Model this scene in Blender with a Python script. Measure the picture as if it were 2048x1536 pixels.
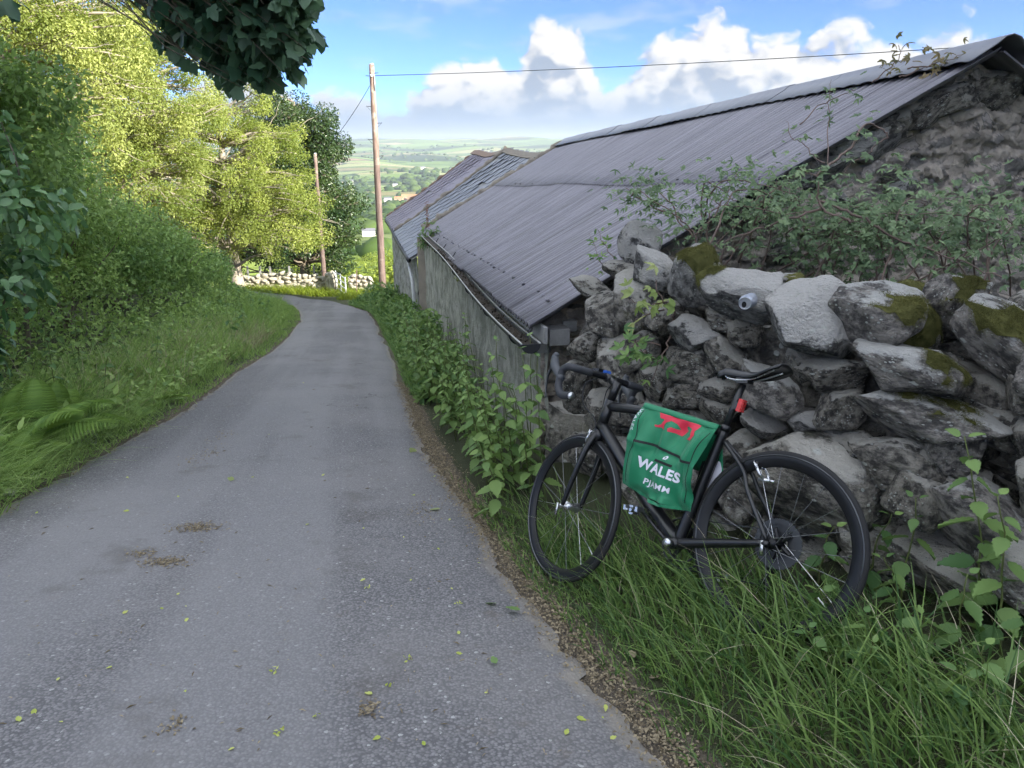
import bpy, math
import numpy as np
from mathutils import Matrix, Vector, noise as mnoise

for o in list(bpy.data.objects):
    bpy.data.objects.remove(o)
SC = bpy.context.scene
COL = SC.collection
rng = np.random.default_rng(11)
R = math.radians

# ------------------------------------------------------------------ camera
PITCH = R(17.2); FPX = 1538.0; CAMH = 1.42          # focal length in pixels of a 2048 wide frame
cam_d = bpy.data.cameras.new('camera')
cam_d.sensor_width = 36.0; cam_d.lens = FPX / 2048 * 36.0
cam_d.clip_start = 0.05; cam_d.clip_end = 30000
cam = bpy.data.objects.new('camera', cam_d); COL.objects.link(cam)
cam.location = (0, 0, CAMH); cam.rotation_euler = (math.pi / 2 - PITCH, 0, 0)
SC.camera = cam

# ------------------------------------------------------------------ sky, sun, exposure
SUN_AZ, SUN_EL = R(122), R(19)                      # azimuth clockwise from +Y
world = bpy.data.worlds.new('World'); SC.world = world; world.use_nodes = True
SKY_STRENGTH = 0.05; SUN_STRENGTH = 2.0; CLOUD = .135; CLOUD_SHIFT = 9.0
SC.view_settings.view_transform = 'Standard'; SC.view_settings.look = 'None'
SC.view_settings.gamma = 1.0; SC.view_settings.use_curve_mapping = False
SC.view_settings.exposure = 2.9

class NT:
    """small helper to write node trees"""
    def __init__(s, tree): s.t = tree; s.n = tree.nodes; s.l = tree.links
    def new(s, typ, **kw):
        nd = s.n.new(typ)
        for k, v in kw.items():
            if k == 'ins':
                for i, x in v.items(): s.put(nd.inputs[i], x)
            else: setattr(nd, k, v)
        return nd
    def put(s, sock, x):
        if x is None: return
        if hasattr(x, 'is_linked') or isinstance(x, bpy.types.NodeSocket): s.l.new(x, sock)
        else: sock.default_value = x
    def math(s, op, a, b=None, c=None, clamp=False):
        nd = s.new('ShaderNodeMath', operation=op, use_clamp=clamp)
        s.put(nd.inputs[0], a); s.put(nd.inputs[1], b); s.put(nd.inputs[2], c)
        return nd.outputs[0]
    def vmath(s, op, a, b=None, scale=None):
        nd = s.new('ShaderNodeVectorMath', operation=op)
        s.put(nd.inputs[0], a); s.put(nd.inputs[1], b)
        if scale is not None: s.put(nd.inputs['Scale'], scale)
        return nd.outputs['Value'] if op in ('LENGTH', 'DOT_PRODUCT', 'DISTANCE') else nd.outputs[0]
    dims = '3D'
    def noise(s, vec, scale, detail=4, rough=.55, dist=0, out=0):
        nd = s.new('ShaderNodeTexNoise', noise_dimensions=s.dims)
        s.put(nd.inputs['Vector'], vec); s.put(nd.inputs['Scale'], scale); nd.inputs['Detail'].default_value = detail
        nd.inputs['Roughness'].default_value = rough; nd.inputs['Distortion'].default_value = dist
        return nd.outputs[out]
    def voro(s, vec, scale, feature='F1', rand=1.0, out=0):
        nd = s.new('ShaderNodeTexVoronoi', feature=feature, voronoi_dimensions=s.dims)
        s.put(nd.inputs['Vector'], vec); s.put(nd.inputs['Scale'], scale); nd.inputs['Randomness'].default_value = rand
        return nd.outputs[out]
    def step(s, x, a, b):          # smoothstep a..b
        nd = s.new('ShaderNodeMapRange', interpolation_type='SMOOTHSTEP')
        s.put(nd.inputs['Value'], x); s.put(nd.inputs['From Min'], a); s.put(nd.inputs['From Max'], b)
        return nd.outputs[0]
    def mix(s, f, a, b, mode='MIX'):
        nd = s.new('ShaderNodeMix', data_type='RGBA', blend_type=mode)
        s.put(nd.inputs[0], f); s.put(nd.inputs[6], a); s.put(nd.inputs[7], b)
        return nd.outputs[2]
    def ramp(s, x, stops):
        nd = s.new('ShaderNodeValToRGB'); el = nd.color_ramp.elements
        while len(el) < len(stops): el.new(.5)
        for e, (p, c) in zip(el, stops): e.position = p; e.color = c if len(c) == 4 else (*c, 1)
        s.put(nd.inputs[0], x); return nd.outputs[0]

def c4(c): return (c[0], c[1], c[2], 1.0)

def build_world():
    g = NT(world.node_tree); g.n.clear(); g.dims = '2D'
    out = g.new('ShaderNodeOutputWorld')
    sky = g.new('ShaderNodeTexSky', sky_type='NISHITA', sun_disc=False)
    sky.sun_elevation = SUN_EL; sky.sun_rotation = SUN_AZ
    sky.altitude = 3000; sky.air_density = .40; sky.dust_density = 0.8; sky.ozone_density = 5.0
    bg = g.new('ShaderNodeBackground', ins={0: sky.outputs[0], 1: SKY_STRENGTH})
    # cumulus: a belt round the horizon and an added bright fill veil higher up, all in sky directions
    d = g.new('ShaderNodeTexCoord').outputs['Generated']
    sp = g.new('ShaderNodeSeparateXYZ', ins={0: d})
    az = g.math('ARCTAN2', sp.outputs[0], sp.outputs[1])
    el = g.math('ARCSINE', sp.outputs[2])
    cv = g.new('ShaderNodeCombineXYZ', ins={0: g.math('ADD', az, CLOUD_SHIFT), 1: g.math('MULTIPLY', el, 1.3)}).outputs[0]
    def fbm(v, fine=True):
        w = g.vmath('ADD', v, g.vmath('SCALE', g.vmath('SUBTRACT', g.noise(v, 24, 2, .6, out=1), (.5, .5, .5)), scale=.045))
        s_ = g.math('MULTIPLY', g.math('SUBTRACT', g.noise(w, 11.0, 1, .5), .5), .62)
        for sc_, k_, m_ in (((20.0, .32, .48), (47.0, .16, .46)) if fine else ((20.0, .32, .48), (47.0, .20, .46))):
            s_ = g.math('ADD', s_, g.math('MULTIPLY', g.math('SUBTRACT', m_, g.voro(w, sc_)), k_))
        if fine: s_ = g.math('ADD', s_, g.math('MULTIPLY', g.math('SUBTRACT', g.noise(w, 85, 3, .65), .5), .16))
        return s_
    def gauss(a0, w, h):
        q = g.math('DIVIDE', g.math('SUBTRACT', az, R(a0)), R(w)); q2 = g.math('MULTIPLY', q, q)
        return g.math('MULTIPLY', g.math('EXPONENT', g.math('MULTIPLY', g.math('MULTIPLY', q2, q2), -1.0)), R(h))
    azv = g.new('ShaderNodeCombineXYZ', ins={0: az}).outputs[0]
    top = g.math('ADD', R(1.9), g.math('MULTIPLY', g.noise(azv, 4.0, 2, .5), R(3.0)))
    for a0, w, h in ((3.3, 2.3, 4.2), (-2.0, 4.2, 2.3), (21, 10, 3.3), (11, 5, 2.0), (-160, 20, 2.0), (100, 18, 2.5)):
        top = g.math('ADD', top, gauss(a0, w, h))
    def dens(v, fine=True):
        e = g.math('DIVIDE', g.new('ShaderNodeSeparateXYZ', ins={0: v}).outputs[1], 1.3)
        under = g.math('MINIMUM', g.math('MULTIPLY', g.math('SUBTRACT', top, e), 10.0), .33)   # positive below the cloud tops
        return g.math('ADD', fbm(v, fine), under)
    f0 = dens(cv)
    f1 = dens(g.vmath('ADD', cv, (.014, .020, 0)), False)
    cover = g.math('MAXIMUM', g.step(f0, -.06, .15), g.step(el, R(3.6), R(1.2)))
    lit = g.step(g.math('SUBTRACT', f0, f1), -.13, .20)
    # unseen cloud veil overhead, added and brightened to fill the shade
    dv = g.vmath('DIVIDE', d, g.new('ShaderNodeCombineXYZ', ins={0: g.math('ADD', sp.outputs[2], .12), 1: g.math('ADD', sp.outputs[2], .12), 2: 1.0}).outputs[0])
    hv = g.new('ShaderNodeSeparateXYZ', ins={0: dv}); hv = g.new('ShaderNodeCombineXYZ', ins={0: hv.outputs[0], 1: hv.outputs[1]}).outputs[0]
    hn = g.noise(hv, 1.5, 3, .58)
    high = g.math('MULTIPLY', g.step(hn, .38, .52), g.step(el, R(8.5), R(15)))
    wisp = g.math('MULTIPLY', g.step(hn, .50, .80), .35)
    colr = g.mix(lit, (.38, .47, .61, 1), (1.0, .985, .96, 1))
    colr = g.mix(g.step(el, R(4.6), R(1.0)), colr, (.34, .49, .69, 1))
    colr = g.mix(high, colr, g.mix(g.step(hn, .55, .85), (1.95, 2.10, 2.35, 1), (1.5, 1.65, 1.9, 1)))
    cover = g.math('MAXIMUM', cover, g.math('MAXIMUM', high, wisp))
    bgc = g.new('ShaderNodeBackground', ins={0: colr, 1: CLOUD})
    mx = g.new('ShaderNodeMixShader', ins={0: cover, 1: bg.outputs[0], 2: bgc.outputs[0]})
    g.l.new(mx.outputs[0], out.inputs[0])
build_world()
world.cycles.sampling_method = 'MANUAL'; world.cycles.sample_map_resolution = 256

sun_d = bpy.data.lights.new('sun', 'SUN'); sun_d.energy = SUN_STRENGTH; sun_d.angle = R(0.53); sun_d.color = (1.0, .93, .80)
sun = bpy.data.objects.new('sun', sun_d); COL.objects.link(sun)
SUNV = Vector((math.sin(SUN_AZ) * math.cos(SUN_EL), math.cos(SUN_AZ) * math.cos(SUN_EL), math.sin(SUN_EL)))
sun.rotation_euler = SUNV.to_track_quat('Z', 'Y').to_euler()

SC.render.engine = 'CYCLES'
cy = SC.cycles
cy.max_bounces = 4; cy.diffuse_bounces = 2; cy.glossy_bounces = 2; cy.transmission_bounces = 2; cy.transparent_max_bounces = 4
cy.volume_bounces = 0; cy.use_denoising = True; cy.caustics_reflective = False; cy.caustics_refractive = False
cy.use_adaptive_sampling = True; cy.adaptive_threshold = 0.03

# ------------------------------------------------------------------ projection helpers (photo pixel -> place)
_c, _s = math.cos(PITCH), math.sin(PITCH)
CAMP = np.array([0, 0, CAMH])
def ray(px, py):
    x = (px - 1024) / FPX; y = (py - 768) / FPX
    return np.array([x, _c - y * _s, -(_s + y * _c)])
def at_y(px, py, Y):
    r = ray(px, py); return CAMP + r * (Y / r[1])
def depth_of(p): return p[1] * _c + (CAMH - p[2]) * _s

# ------------------------------------------------------------------ object helpers
def link(o, parent=None):
    COL.objects.link(o)
    if parent is not None: o.parent = parent
    return o
def empty(name, loc=(0, 0, 0), label=None, cat=None, group=None):
    o = bpy.data.objects.new(name, None); o.location = loc; o.empty_display_size = .1; link(o)
    return tag(o, label, cat, group)
def tag(o, label=None, cat=None, group=None, kind=None):
    if label: o['label'] = label
    if cat: o['category'] = cat
    if group: o['group'] = group
    if kind: o['kind'] = kind
    return o
def mesh(name, V, F, mats=None, smooth=False, tint=None, mi=None):
    """V (n,3); F: array (m,k) or list of such arrays or list of lists"""
    me = bpy.data.meshes.new(name)
    V = np.asarray(V, np.float32)
    if isinstance(F, np.ndarray): F = [F]
    if len(F) and not isinstance(F[0], np.ndarray):
        loops = np.concatenate([np.asarray(f, np.int32) for f in F]); tot = np.array([len(f) for f in F], np.int32)
    else:
        F = [np.asarray(f, np.int32) for f in F if len(f)]
        loops = np.concatenate([f.ravel() for f in F]); tot = np.concatenate([np.full(len(f), f.shape[1], np.int32) for f in F])
    me.vertices.add(len(V)); me.vertices.foreach_set('co', V.ravel())
    me.loops.add(len(loops)); me.loops.foreach_set('vertex_index', loops)
    me.polygons.add(len(tot)); st = np.zeros(len(tot), np.int32); st[1:] = np.cumsum(tot)[:-1]
    me.polygons.foreach_set('loop_start', st)
    soft = bool(smooth) or (tint is not None and mi is None)          # leaves stay soft, built pieces keep their edges
    me.polygons.foreach_set('use_smooth', np.full(len(tot), soft))
    if mats:
        for m in (mats if isinstance(mats, (list, tuple)) else [mats]): me.materials.append(m)
    if mi is not None: me.polygons.foreach_set('material_index', np.asarray(mi, np.int32))
    if tint is not None:
        a = me.attributes.new('tint', 'FLOAT', 'POINT'); a.data.foreach_set('value', np.asarray(tint, np.float32))
    me.update(calc_edges=True); me.validate(clean_customdata=False)
    return me
def obj(name, me, parent=None, M=None):
    o = bpy.data.objects.new(name, me); link(o, parent)
    if M is not None: o.matrix_local = M
    return o

class MB:
    """collects pieces into one mesh"""
    def __init__(s): s.V = []; s.F = []; s.n = 0; s.T = []; s.M = []
    def add(s, V, F, tint=0.5, m=0):
        V = np.asarray(V, float); s.V.append(V)
        for f in (F if isinstance(F, list) else [F]):
            f = np.asarray(f, int); s.F.append(f + s.n); s.M.append(np.full(len(f), m))
        s.T.append(np.full(len(V), tint) if np.isscalar(tint) else np.asarray(tint)); s.n += len(V); return s
    def box(s, c, d, Rm=None, tint=.5, m=0):
        c = np.asarray(c, float); d = np.asarray(d, float) / 2
        q = np.array([[x, y, z] for x in (-1, 1) for y in (-1, 1) for z in (-1, 1)], float) * d
        if Rm is not None: q = q @ np.asarray(Rm).T
        return s.add(q + c, np.array([[0, 1, 3, 2], [4, 6, 7, 5], [0, 4, 5, 1], [2, 3, 7, 6], [0, 2, 6, 4], [1, 5, 7, 3]]), tint, m)
    def tube(s, P, r, k=8, cap=True, tint=.5, m=0, flat=1.0):
        V, F = tube(P, r, k, cap, flat); return s.add(V, F, tint, m)
    def mesh(s, name, mats, smooth=False): return mesh(name, np.concatenate(s.V), s.F, mats, smooth, np.concatenate(s.T), np.concatenate(s.M))
    def build(s, name, mats, parent=None, smooth=False): return obj(name, s.mesh(name, mats, smooth), parent)

def unit(v):
    v = np.asarray(v, float); return v / (np.linalg.norm(v, axis=-1, keepdims=True) + 1e-12)
def tube(P, r, k=8, cap=True, flat=1.0, closed=False):
    P = np.asarray(P, float); n = len(P); r = np.full(n, r) if np.isscalar(r) else np.asarray(r, float)
    T = np.gradient(P, axis=0) if not closed else np.roll(P, -1, 0) - np.roll(P, 1, 0)
    T = unit(T); up = np.array([0, 0, 1.0]) if abs(T[0][2]) < .9 else np.array([1.0, 0, 0])
    A = np.zeros_like(P); A[0] = unit(np.cross(T[0], up))
    for i in range(1, n):
        a = A[i - 1] - T[i] * (A[i - 1] @ T[i]); A[i] = unit(a)
    B = np.cross(T, A); th = np.arange(k) / k * 2 * np.pi
    V = P[:, None] + (A[:, None] * np.cos(th)[None, :, None] + B[:, None] * np.sin(th)[None, :, None] * flat) * r[:, None, None]
    V = V.reshape(-1, 3); F = []
    i = np.arange(n - (0 if closed else 1)); j = np.arange(k)
    I, J = np.meshgrid(i, j, indexing='ij'); I2 = (I + 1) % n; J2 = (J + 1) % k
    F = [np.stack([I * k + J, I * k + J2, I2 * k + J2, I2 * k + J], -1).reshape(-1, 4)]
    if cap and not closed:
        V = np.concatenate([V, P[:1], P[-1:]]); a = n * k
        F.append(np.stack([np.full(k, a), (j + 1) % k, j], -1)); F.append(np.stack([np.full(k, a + 1), (n - 1) * k + j, (n - 1) * k + (j + 1) % k], -1))
    return V, F
def spline(pts, n=8):
    """Catmull-Rom through points"""
    p = np.asarray(pts, float); p = np.concatenate([[2 * p[0] - p[1]], p, [2 * p[-1] - p[-2]]]); out = []
    for i in range(1, len(p) - 2):
        t = np.linspace(0, 1, n, endpoint=False)[:, None]; a, b, c, d = p[i - 1], p[i], p[i + 1], p[i + 2]
        out.append(.5 * (2 * b + (c - a) * t + (2 * a - 5 * b + 4 * c - d) * t ** 2 + (-a + 3 * b - 3 * c + d) * t ** 3))
    return np.concatenate(out + [p[-2:-1]])
def sm(x, a, b):
    t = np.clip((np.asarray(x, float) - a) / (b - a), 0, 1); return t * t * (3 - 2 * t)
def grid_faces(nu, nv, wrap=False):
    i, j = np.meshgrid(np.arange(nu - 1), np.arange(nv - (0 if wrap else 1)), indexing='ij'); j2 = (j + 1) % nv
    return np.stack([i * nv + j, (i + 1) * nv + j, (i + 1) * nv + j2, i * nv + j2], -1).reshape(-1, 4)
def vnoise(P, scale=1.0, seed=0, octv=3):
    """cheap fbm on points"""
    o = Vector((seed * 17.3, seed * 7.7, seed * 3.1))
    return np.array([mnoise.fractal(Vector(p) * scale + o, 1.0, 2.0, octv) for p in np.asarray(P)])

# ------------------------------------------------------------------ materials
def material(name):
    m = bpy.data.materials.new(name); m.use_nodes = True; g = NT(m.node_tree); g.n.clear()
    out = g.new('ShaderNodeOutputMaterial'); b = g.new('ShaderNodeBsdfPrincipled'); g.l.new(b.outputs[0], out.inputs[0])
    g.out = out; g.b = b
    return m, g
def bump(g, h, strength=.4, dist=.01):
    nd = g.new('ShaderNodeBump', ins={'Strength': strength, 'Distance': dist, 'Height': h}); g.l.new(nd.outputs[0], g.b.inputs['Normal']); return nd
def flat(name, col, rough=.6, metal=0, var=.15, scale=20, bmp=0, spec=.4):
    m, g = material(name); tc = g.new('ShaderNodeTexCoord').outputs['Object']
    n = g.noise(tc, scale, 5, .6)
    k = g.math('ADD', 1 - var, g.math('MULTIPLY', n, 2 * var))
    g.put(g.b.inputs['Base Color'], g.mix(1.0, c4(col), g.new('ShaderNodeCombineColor', ins={0: k, 1: k, 2: k}).outputs[0], 'MULTIPLY'))
    g.put(g.b.inputs['Roughness'], g.math('ADD', rough - .08, g.math('MULTIPLY', n, .16), clamp=True)); g.b.inputs['Metallic'].default_value = metal
    g.b.inputs['Specular IOR Level'].default_value = spec
    if bmp: bump(g, n, bmp, .005)
    return m
def leafmat(name, dark, light, trans=.35, rough=.5, transcol=None, spec=.35):
    """foliage: colour runs from dark to light by the leaf's own tint"""
    m, g = material(name)
    t = g.new('ShaderNodeAttribute', attribute_name='tint').outputs['Fac']
    oi = g.new('ShaderNodeObjectInfo').outputs['Random']
    f = g.math('ADD', t, g.math('MULTIPLY', g.math('SUBTRACT', oi, .5), .25), clamp=True)
    col = g.mix(f, c4(dark), c4(light))
    g.put(g.b.inputs['Base Color'], col); g.b.inputs['Roughness'].default_value = rough; g.b.inputs['Specular IOR Level'].default_value = spec
    tr = g.new('ShaderNodeBsdfTranslucent'); g.put(tr.inputs[0], g.mix(.5, col, c4(transcol or (light[0] * 1.5, light[1] * 1.4, light[2] * .6))))
    mx = g.new('ShaderNodeMixShader', ins={0: trans, 1: g.b.outputs[0], 2: tr.outputs[0]})
    g.l.new(mx.outputs[0], g.out.inputs[0])
    return m
# ================================================================== the lay of the land
_YR = [-30, -5, 0, 1.76, 3, 4, 5, 6.1, 7.4, 10, 12, 15, 20, 24, 28]
_XL = [-2.5, -2.6, -2.75, -2.85, -2.93, -2.99, -3.08, -3.16, -3.26, -3.72, -3.95, -4.5, -5.6, -6.75, -8.1]
_XR = [2.4, 2.1, 1.05, .45, .03, -.24, -.53, -.78, -1.05, -1.57, -1.95, -2.6, -3.65, -4.6, -6.1]
def xl(y): return np.interp(y, _YR, _XL)
def xr(y): return np.interp(y, _YR, _XR)
_PR = np.log([30, 36, 60, 150, 400, 800, 1250, 2000, 3500, 5000, 6500, 8000, 12000])
_PZ = [-4.4, -5.1, -10.2, -20.5, -45, -76, -92, -98, -86, -48, 12, 70, 40]
BUILD_AZ = R(-10.5)
BD = np.array([math.sin(BUILD_AZ), math.cos(BUILD_AZ)]); BN = np.array([math.cos(BUILD_AZ), -math.sin(BUILD_AZ)]); BC = np.array([.178, 4.807])
def gz(x, y):
    x = np.asarray(x, float); y = np.asarray(y, float); r = np.hypot(x, y) + 1e-6
    near = np.where(y < 28, -.15 * y, -4.2 - .115 * (y - 28))
    near = np.where(y < -40, 6.0, near)
    eL = xl(y) - x; eR = x - xr(y)
    near = near + .10 * sm(eL, .25, 1.0) + .9 * sm(eL, 1.2, 4.0) * sm(36 - y, 2, 10) + .02 * np.clip(eL - 4, 0, 60)
    near = near + .15 * sm(eR, .25, .9) * sm(9 - y, 0, 5)
    s = (x - BC[0]) * BN[0] + (y - BC[1]) * BN[1]; t = (x - BC[0]) * BD[0] + (y - BC[1]) * BD[1]
    wl = .806 * x + .592 * y                                   # behind the dry stone wall the ground is higher
    near = near + .75 * sm(wl, 3.05, 3.45) * sm(t, .25, -.1) * sm(s, -.2, .3) + .16 * np.clip(s - 4.2, 0, 40)
    f = sm(y / r, -.1, .45)
    far = f * np.interp(np.log(r), _PR, _PZ) + (1 - f) * np.minimum(.12 * r, 60)
    w = sm(r, 34, 52)
    z = near * (1 - w) + far * w
    und = (np.sin(x * .0031 + 1.3) * np.cos(y * .0023) + .6 * np.sin(x * .009 + y * .004)) * np.clip(r - 300, 0, 4000) * .004
    return z + und * sm(r, 300, 900) + .025 * np.sin(x * 2.1 + 1) * np.sin(y * 1.7) * sm(np.minimum(np.maximum(eL, eR), 3), .3, 1) * (r < 60)

def road_mask(x, y): return sm(x, xl(y) - .05, xl(y) + .15) * sm(-x, -xr(y) - .05, -xr(y) + .15) * (y < 29)

# ---- materials of the land
def make_ground_mat():
    m, g = material('verge soil'); p = g.new('ShaderNodeNewGeometry').outputs['Position']
    a = g.new('ShaderNodeAttribute', attribute_name='tint').outputs['Fac']      # 1 = bare soil strip
    n1 = g.noise(p, 5, 5, .6); n2 = g.noise(p, 60, 4, .7); n3 = g.voro(p, 140)
    soil = g.mix(n2, (.060, .046, .032, 1), (.20, .165, .12, 1))
    soil = g.mix(g.step(n3, .05, .35), (.26, .22, .17, 1), soil)
    green = g.mix(n1, (.030, .045, .016, 1), (.075, .10, .032, 1)); green = g.mix(g.math('MULTIPLY', n2, .6), green, (.08, .07, .04, 1))
    k = g.step(g.math('ADD', a, g.math('MULTIPLY', g.math('SUBTRACT', n1, .5), .9)), .35, .65)
    g.put(g.b.inputs['Base Color'], g.mix(k, green, soil)); g.b.inputs['Roughness'].default_value = .95
    bump(g, g.math('ADD', n2, n3), .9, .02); return m
def make_hill_mat():
    m, g = material('fields'); geo = g.new('ShaderNodeNewGeometry'); p = geo.outputs['Position']
    sp = g.new('ShaderNodeSeparateXYZ', ins={0: p}); xy = g.new('ShaderNodeCombineXYZ', ins={0: g.math('MULTIPLY', sp.outputs[0], .55), 1: sp.outputs[1]}).outputs[0]
    r = g.vmath('LENGTH', xy)
    wob = g.vmath('ADD', xy, g.vmath('SCALE', g.noise(xy, .004, 3, .5, out=1), scale=90))
    cellv = g.new('ShaderNodeTexVoronoi', ins={'Vector': wob, 'Scale': 1 / 210.0, 'Randomness': .9})
    edge = g.voro(wob, 1 / 210.0, 'DISTANCE_TO_EDGE', .9)
    cs = g.new('ShaderNodeSeparateColor', ins={0: cellv.outputs['Color']})
    field = g.ramp(cs.outputs[0], [(0, (.09, .16, .035)), (.25, (.15, .23, .05)), (.48, (.20, .29, .07)), (.66, (.26, .30, .10)), (.78, (.40, .33, .17)), (.88, (.13, .19, .05)), (.96, (.30, .20, .11))])
    wood = g.mix(g.noise(p, .06, 4, .7), (.018, .040, .014, 1), (.05, .09, .03, 1))
    wmask = g.step(g.noise(xy, .0016, 4, .55), .53, .57)
    c = g.mix(wmask, field, wood)
    hedge = g.math('SUBTRACT', 1.0, g.step(edge, .018, .04)); c = g.mix(hedge, c, (.028, .055, .020, 1))
    nearmask = g.step(r, 420, 230)
    nearc = g.mix(g.noise(p, .35, 5, .65), (.15, .22, .04, 1), (.36, .42, .08, 1))
    nearc = g.mix(g.step(g.noise(p, .05, 3, .6), .5, .62), nearc, (.055, .10, .025, 1))
    c = g.mix(nearmask, c, nearc)
    g.put(g.b.inputs['Base Color'], c); g.b.inputs['Roughness'].default_value = 1.0; g.b.inputs['Specular IOR Level'].default_value = .1; return m
def make_road_mat():
    m, g = material('worn asphalt'); p = g.new('ShaderNodeNewGeometry').outputs['Position']
    chip = g.new('ShaderNodeTexVoronoi', ins={'Vector': g.vmath('ADD', p, g.vmath('SCALE', g.noise(p, 90, 2, .5, out=1), scale=.006)), 'Scale': 95.0})
    cc = g.new('ShaderNodeSeparateColor', ins={0: chip.outputs['Color']}).outputs[0]
    big = g.noise(p, .8, 5, .6); mid = g.noise(p, 7, 5, .65); fine = g.noise(p, 260, 2, .6)
    base = g.mix(cc, (.140, .136, .139, 1), (.240, .233, .236, 1))
    base = g.mix(g.step(chip.outputs['Distance'], .36, .70), base, (.105, .103, .108, 1))
    base = g.mix(g.math('MULTIPLY', g.step(big, .42, .66), .45), base, (.235, .225, .220, 1))
    base = g.mix(g.math('MULTIPLY', g.step(mid, .60, .74), .40), base, (.135, .108, .085, 1))
    base = g.mix(g.step(cc, .988, .995), base, (.36, .36, .35, 1))
    sp = g.new('ShaderNodeSeparateXYZ', ins={0: p}); tv = g.new('ShaderNodeCombineXYZ', ins={0: g.math('ADD', sp.outputs[0], g.math('MULTIPLY', sp.outputs[1], .19)), 1: g.math('MULTIPLY', sp.outputs[1], .07)}).outputs[0]; tr = g.noise(tv, 1.5, 3, .5)
    base = g.mix(g.math('MULTIPLY', g.step(tr, .42, .60), .55), base, (.235, .230, .232, 1)); base = g.mix(g.math('MULTIPLY', g.step(g.noise(p, 1.7, 6, .7), .55, .70), .45), base, (.095, .085, .078, 1))
    ck = g.voro(g.vmath('ADD', p, g.vmath('SCALE', g.noise(p, 2.5, 4, .6, out=1), scale=.8)), .55, 'DISTANCE_TO_EDGE'); base = g.mix(g.math('MULTIPLY', g.step(ck, .006, .002), g.step(g.noise(p, .5, 2, .5), .60, .66)), base, (.055, .052, .050, 1))
    e = g.new('ShaderNodeAttribute', attribute_name='tint').outputs['Fac']             # 1 at the crumbling edges
    ek = g.step(g.math('ADD', e, g.math('MULTIPLY', g.math('SUBTRACT', mid, .5), .8)), .45, .95)
    base = g.mix(g.math('MULTIPLY', ek, .75), base, (.27, .245, .21, 1))
    g.put(g.b.inputs['Base Color'], base); g.b.inputs['Roughness'].default_value = .82; g.b.inputs['Specular IOR Level'].default_value = .35
    h = g.math('ADD', g.math('MULTIPLY', g.math('SUBTRACT', 1.0, chip.outputs['Distance']), .8), g.math('MULTIPLY', cc, .5))
    bump(g, g.math('ADD', h, g.math('MULTIPLY', fine, .3)), .6, .005); return m
M_ground, M_hill, M_road = make_ground_mat(), make_hill_mat(), make_road_mat()

# ---- ground and hills: one polar sheet round the viewpoint, out to the horizon
_az = np.concatenate([np.linspace(-72, 62, 300), np.linspace(64, 286, 62)]); _azr = np.radians(_az); NA = len(_az)
_r1 = np.geomspace(.35, 56, 150); _r2 = np.geomspace(56, 12000, 150)
def polar(rr):
    X = rr[:, None] * np.sin(_azr)[None]; Y = rr[:, None] * np.cos(_azr)[None]; return X.ravel(), Y.ravel()
X, Y = polar(_r1); Z = gz(X, Y) - .05 * road_mask(X, Y)
soil = np.maximum(sm(X - xr(Y), -.25, -.02) * (1 - sm(X - xr(Y), .06, .22)), .9 * sm(xl(Y) - X, -.2, 0) * (1 - sm(xl(Y) - X, .05, .22))) * (Y < 30)
V = np.stack([X, Y, Z], 1); V = np.concatenate([V, [[0, 0, float(gz(0, 0)) - .05]]]); tn = np.append(soil, 0)
F = [grid_faces(len(_r1), NA, True), np.array([[len(V) - 1, (j + 1) % NA, j] for j in range(NA)])]
ground = obj('ground', mesh('ground', V, F, M_ground, True, tn)); tag(ground, 'dark soil and verge ground on both sides of the lane', 'ground', kind='structure')
X, Y = polar(_r2); Z = gz(X, Y); Z[:NA] = gz(X[:NA], Y[:NA])
hills = obj('hills', mesh('hills', np.stack([X, Y, Z], 1), grid_faces(len(_r2), NA, True), M_hill, True)); tag(hills, 'patchwork of green fields, hedges and low hills across the valley', 'hills', kind='structure')

# ---- the lane
Yr = np.concatenate([np.arange(-8, 0, .25), np.arange(0, 9, .04), np.arange(9, 28, .25)])
L_ = np.stack([xl(Yr), Yr], 1); R_ = np.stack([xr(Yr), Yr], 1)
tail = np.linspace(0, 1, 26)[1:]
Lt = spline([(-8.1, 28), (-9.2, 28.9), (-12, 29.5), (-20, 29.6)], 9)[1:27]; Rt = spline([(-6.1, 28), (-7.5, 30.3), (-11, 32), (-20, 32.4)], 9)[1:27]
k = min(len(Lt), len(Rt)); L_ = np.concatenate([L_, Lt[:k]]); R_ = np.concatenate([R_, Rt[:k]])
jit = lambda n, a: np.convolve(rng.normal(0, a, n + 8), np.ones(3) / 3, 'same')[4:-4]
L_[:, 0] += jit(len(L_), .03); R_[:, 0] += jit(len(R_), .030) + .02 * np.sin(R_[:, 1] * 1.9) + .012 * np.sin(R_[:, 1] * 5.3)
u = np.concatenate([[0, .015, .05], np.linspace(.1, .9, 15), [.95, .985, 1]])
RX = L_[:, None, 0] * (1 - u) + R_[:, None, 0] * u; RY = L_[:, None, 1] * (1 - u) + R_[:, None, 1] * u
RZ = gz(RX, RY) * 0
for i in range(len(L_)):                                   # road surface: straight between its edges, slightly cambered
    zl, zr = float(gz(*L_[i])), float(gz(*R_[i])); RZ[i] = zl * (1 - u) + zr * u
RZ = RZ + .012 + .035 * (1 - (2 * u - 1) ** 2) - .022 * sm(np.abs(2 * u - 1), .93, 1.0)
ed = np.maximum(sm(u, .06, 0), sm(u, .94, 1))
road = obj('road', mesh('road', np.stack([RX, RY, RZ], -1).reshape(-1, 3), grid_faces(len(L_), len(u)), M_road, True, np.tile(ed, len(L_))))
tag(road, 'narrow worn grey asphalt lane sloping down past the barns', 'road', kind='structure')
def road_z(x, y):
    t = (x - xl(y)) / (xr(y) - xl(y)); return -.15 * y + .012 + .035 * (1 - (2 * t - 1) ** 2)
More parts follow.
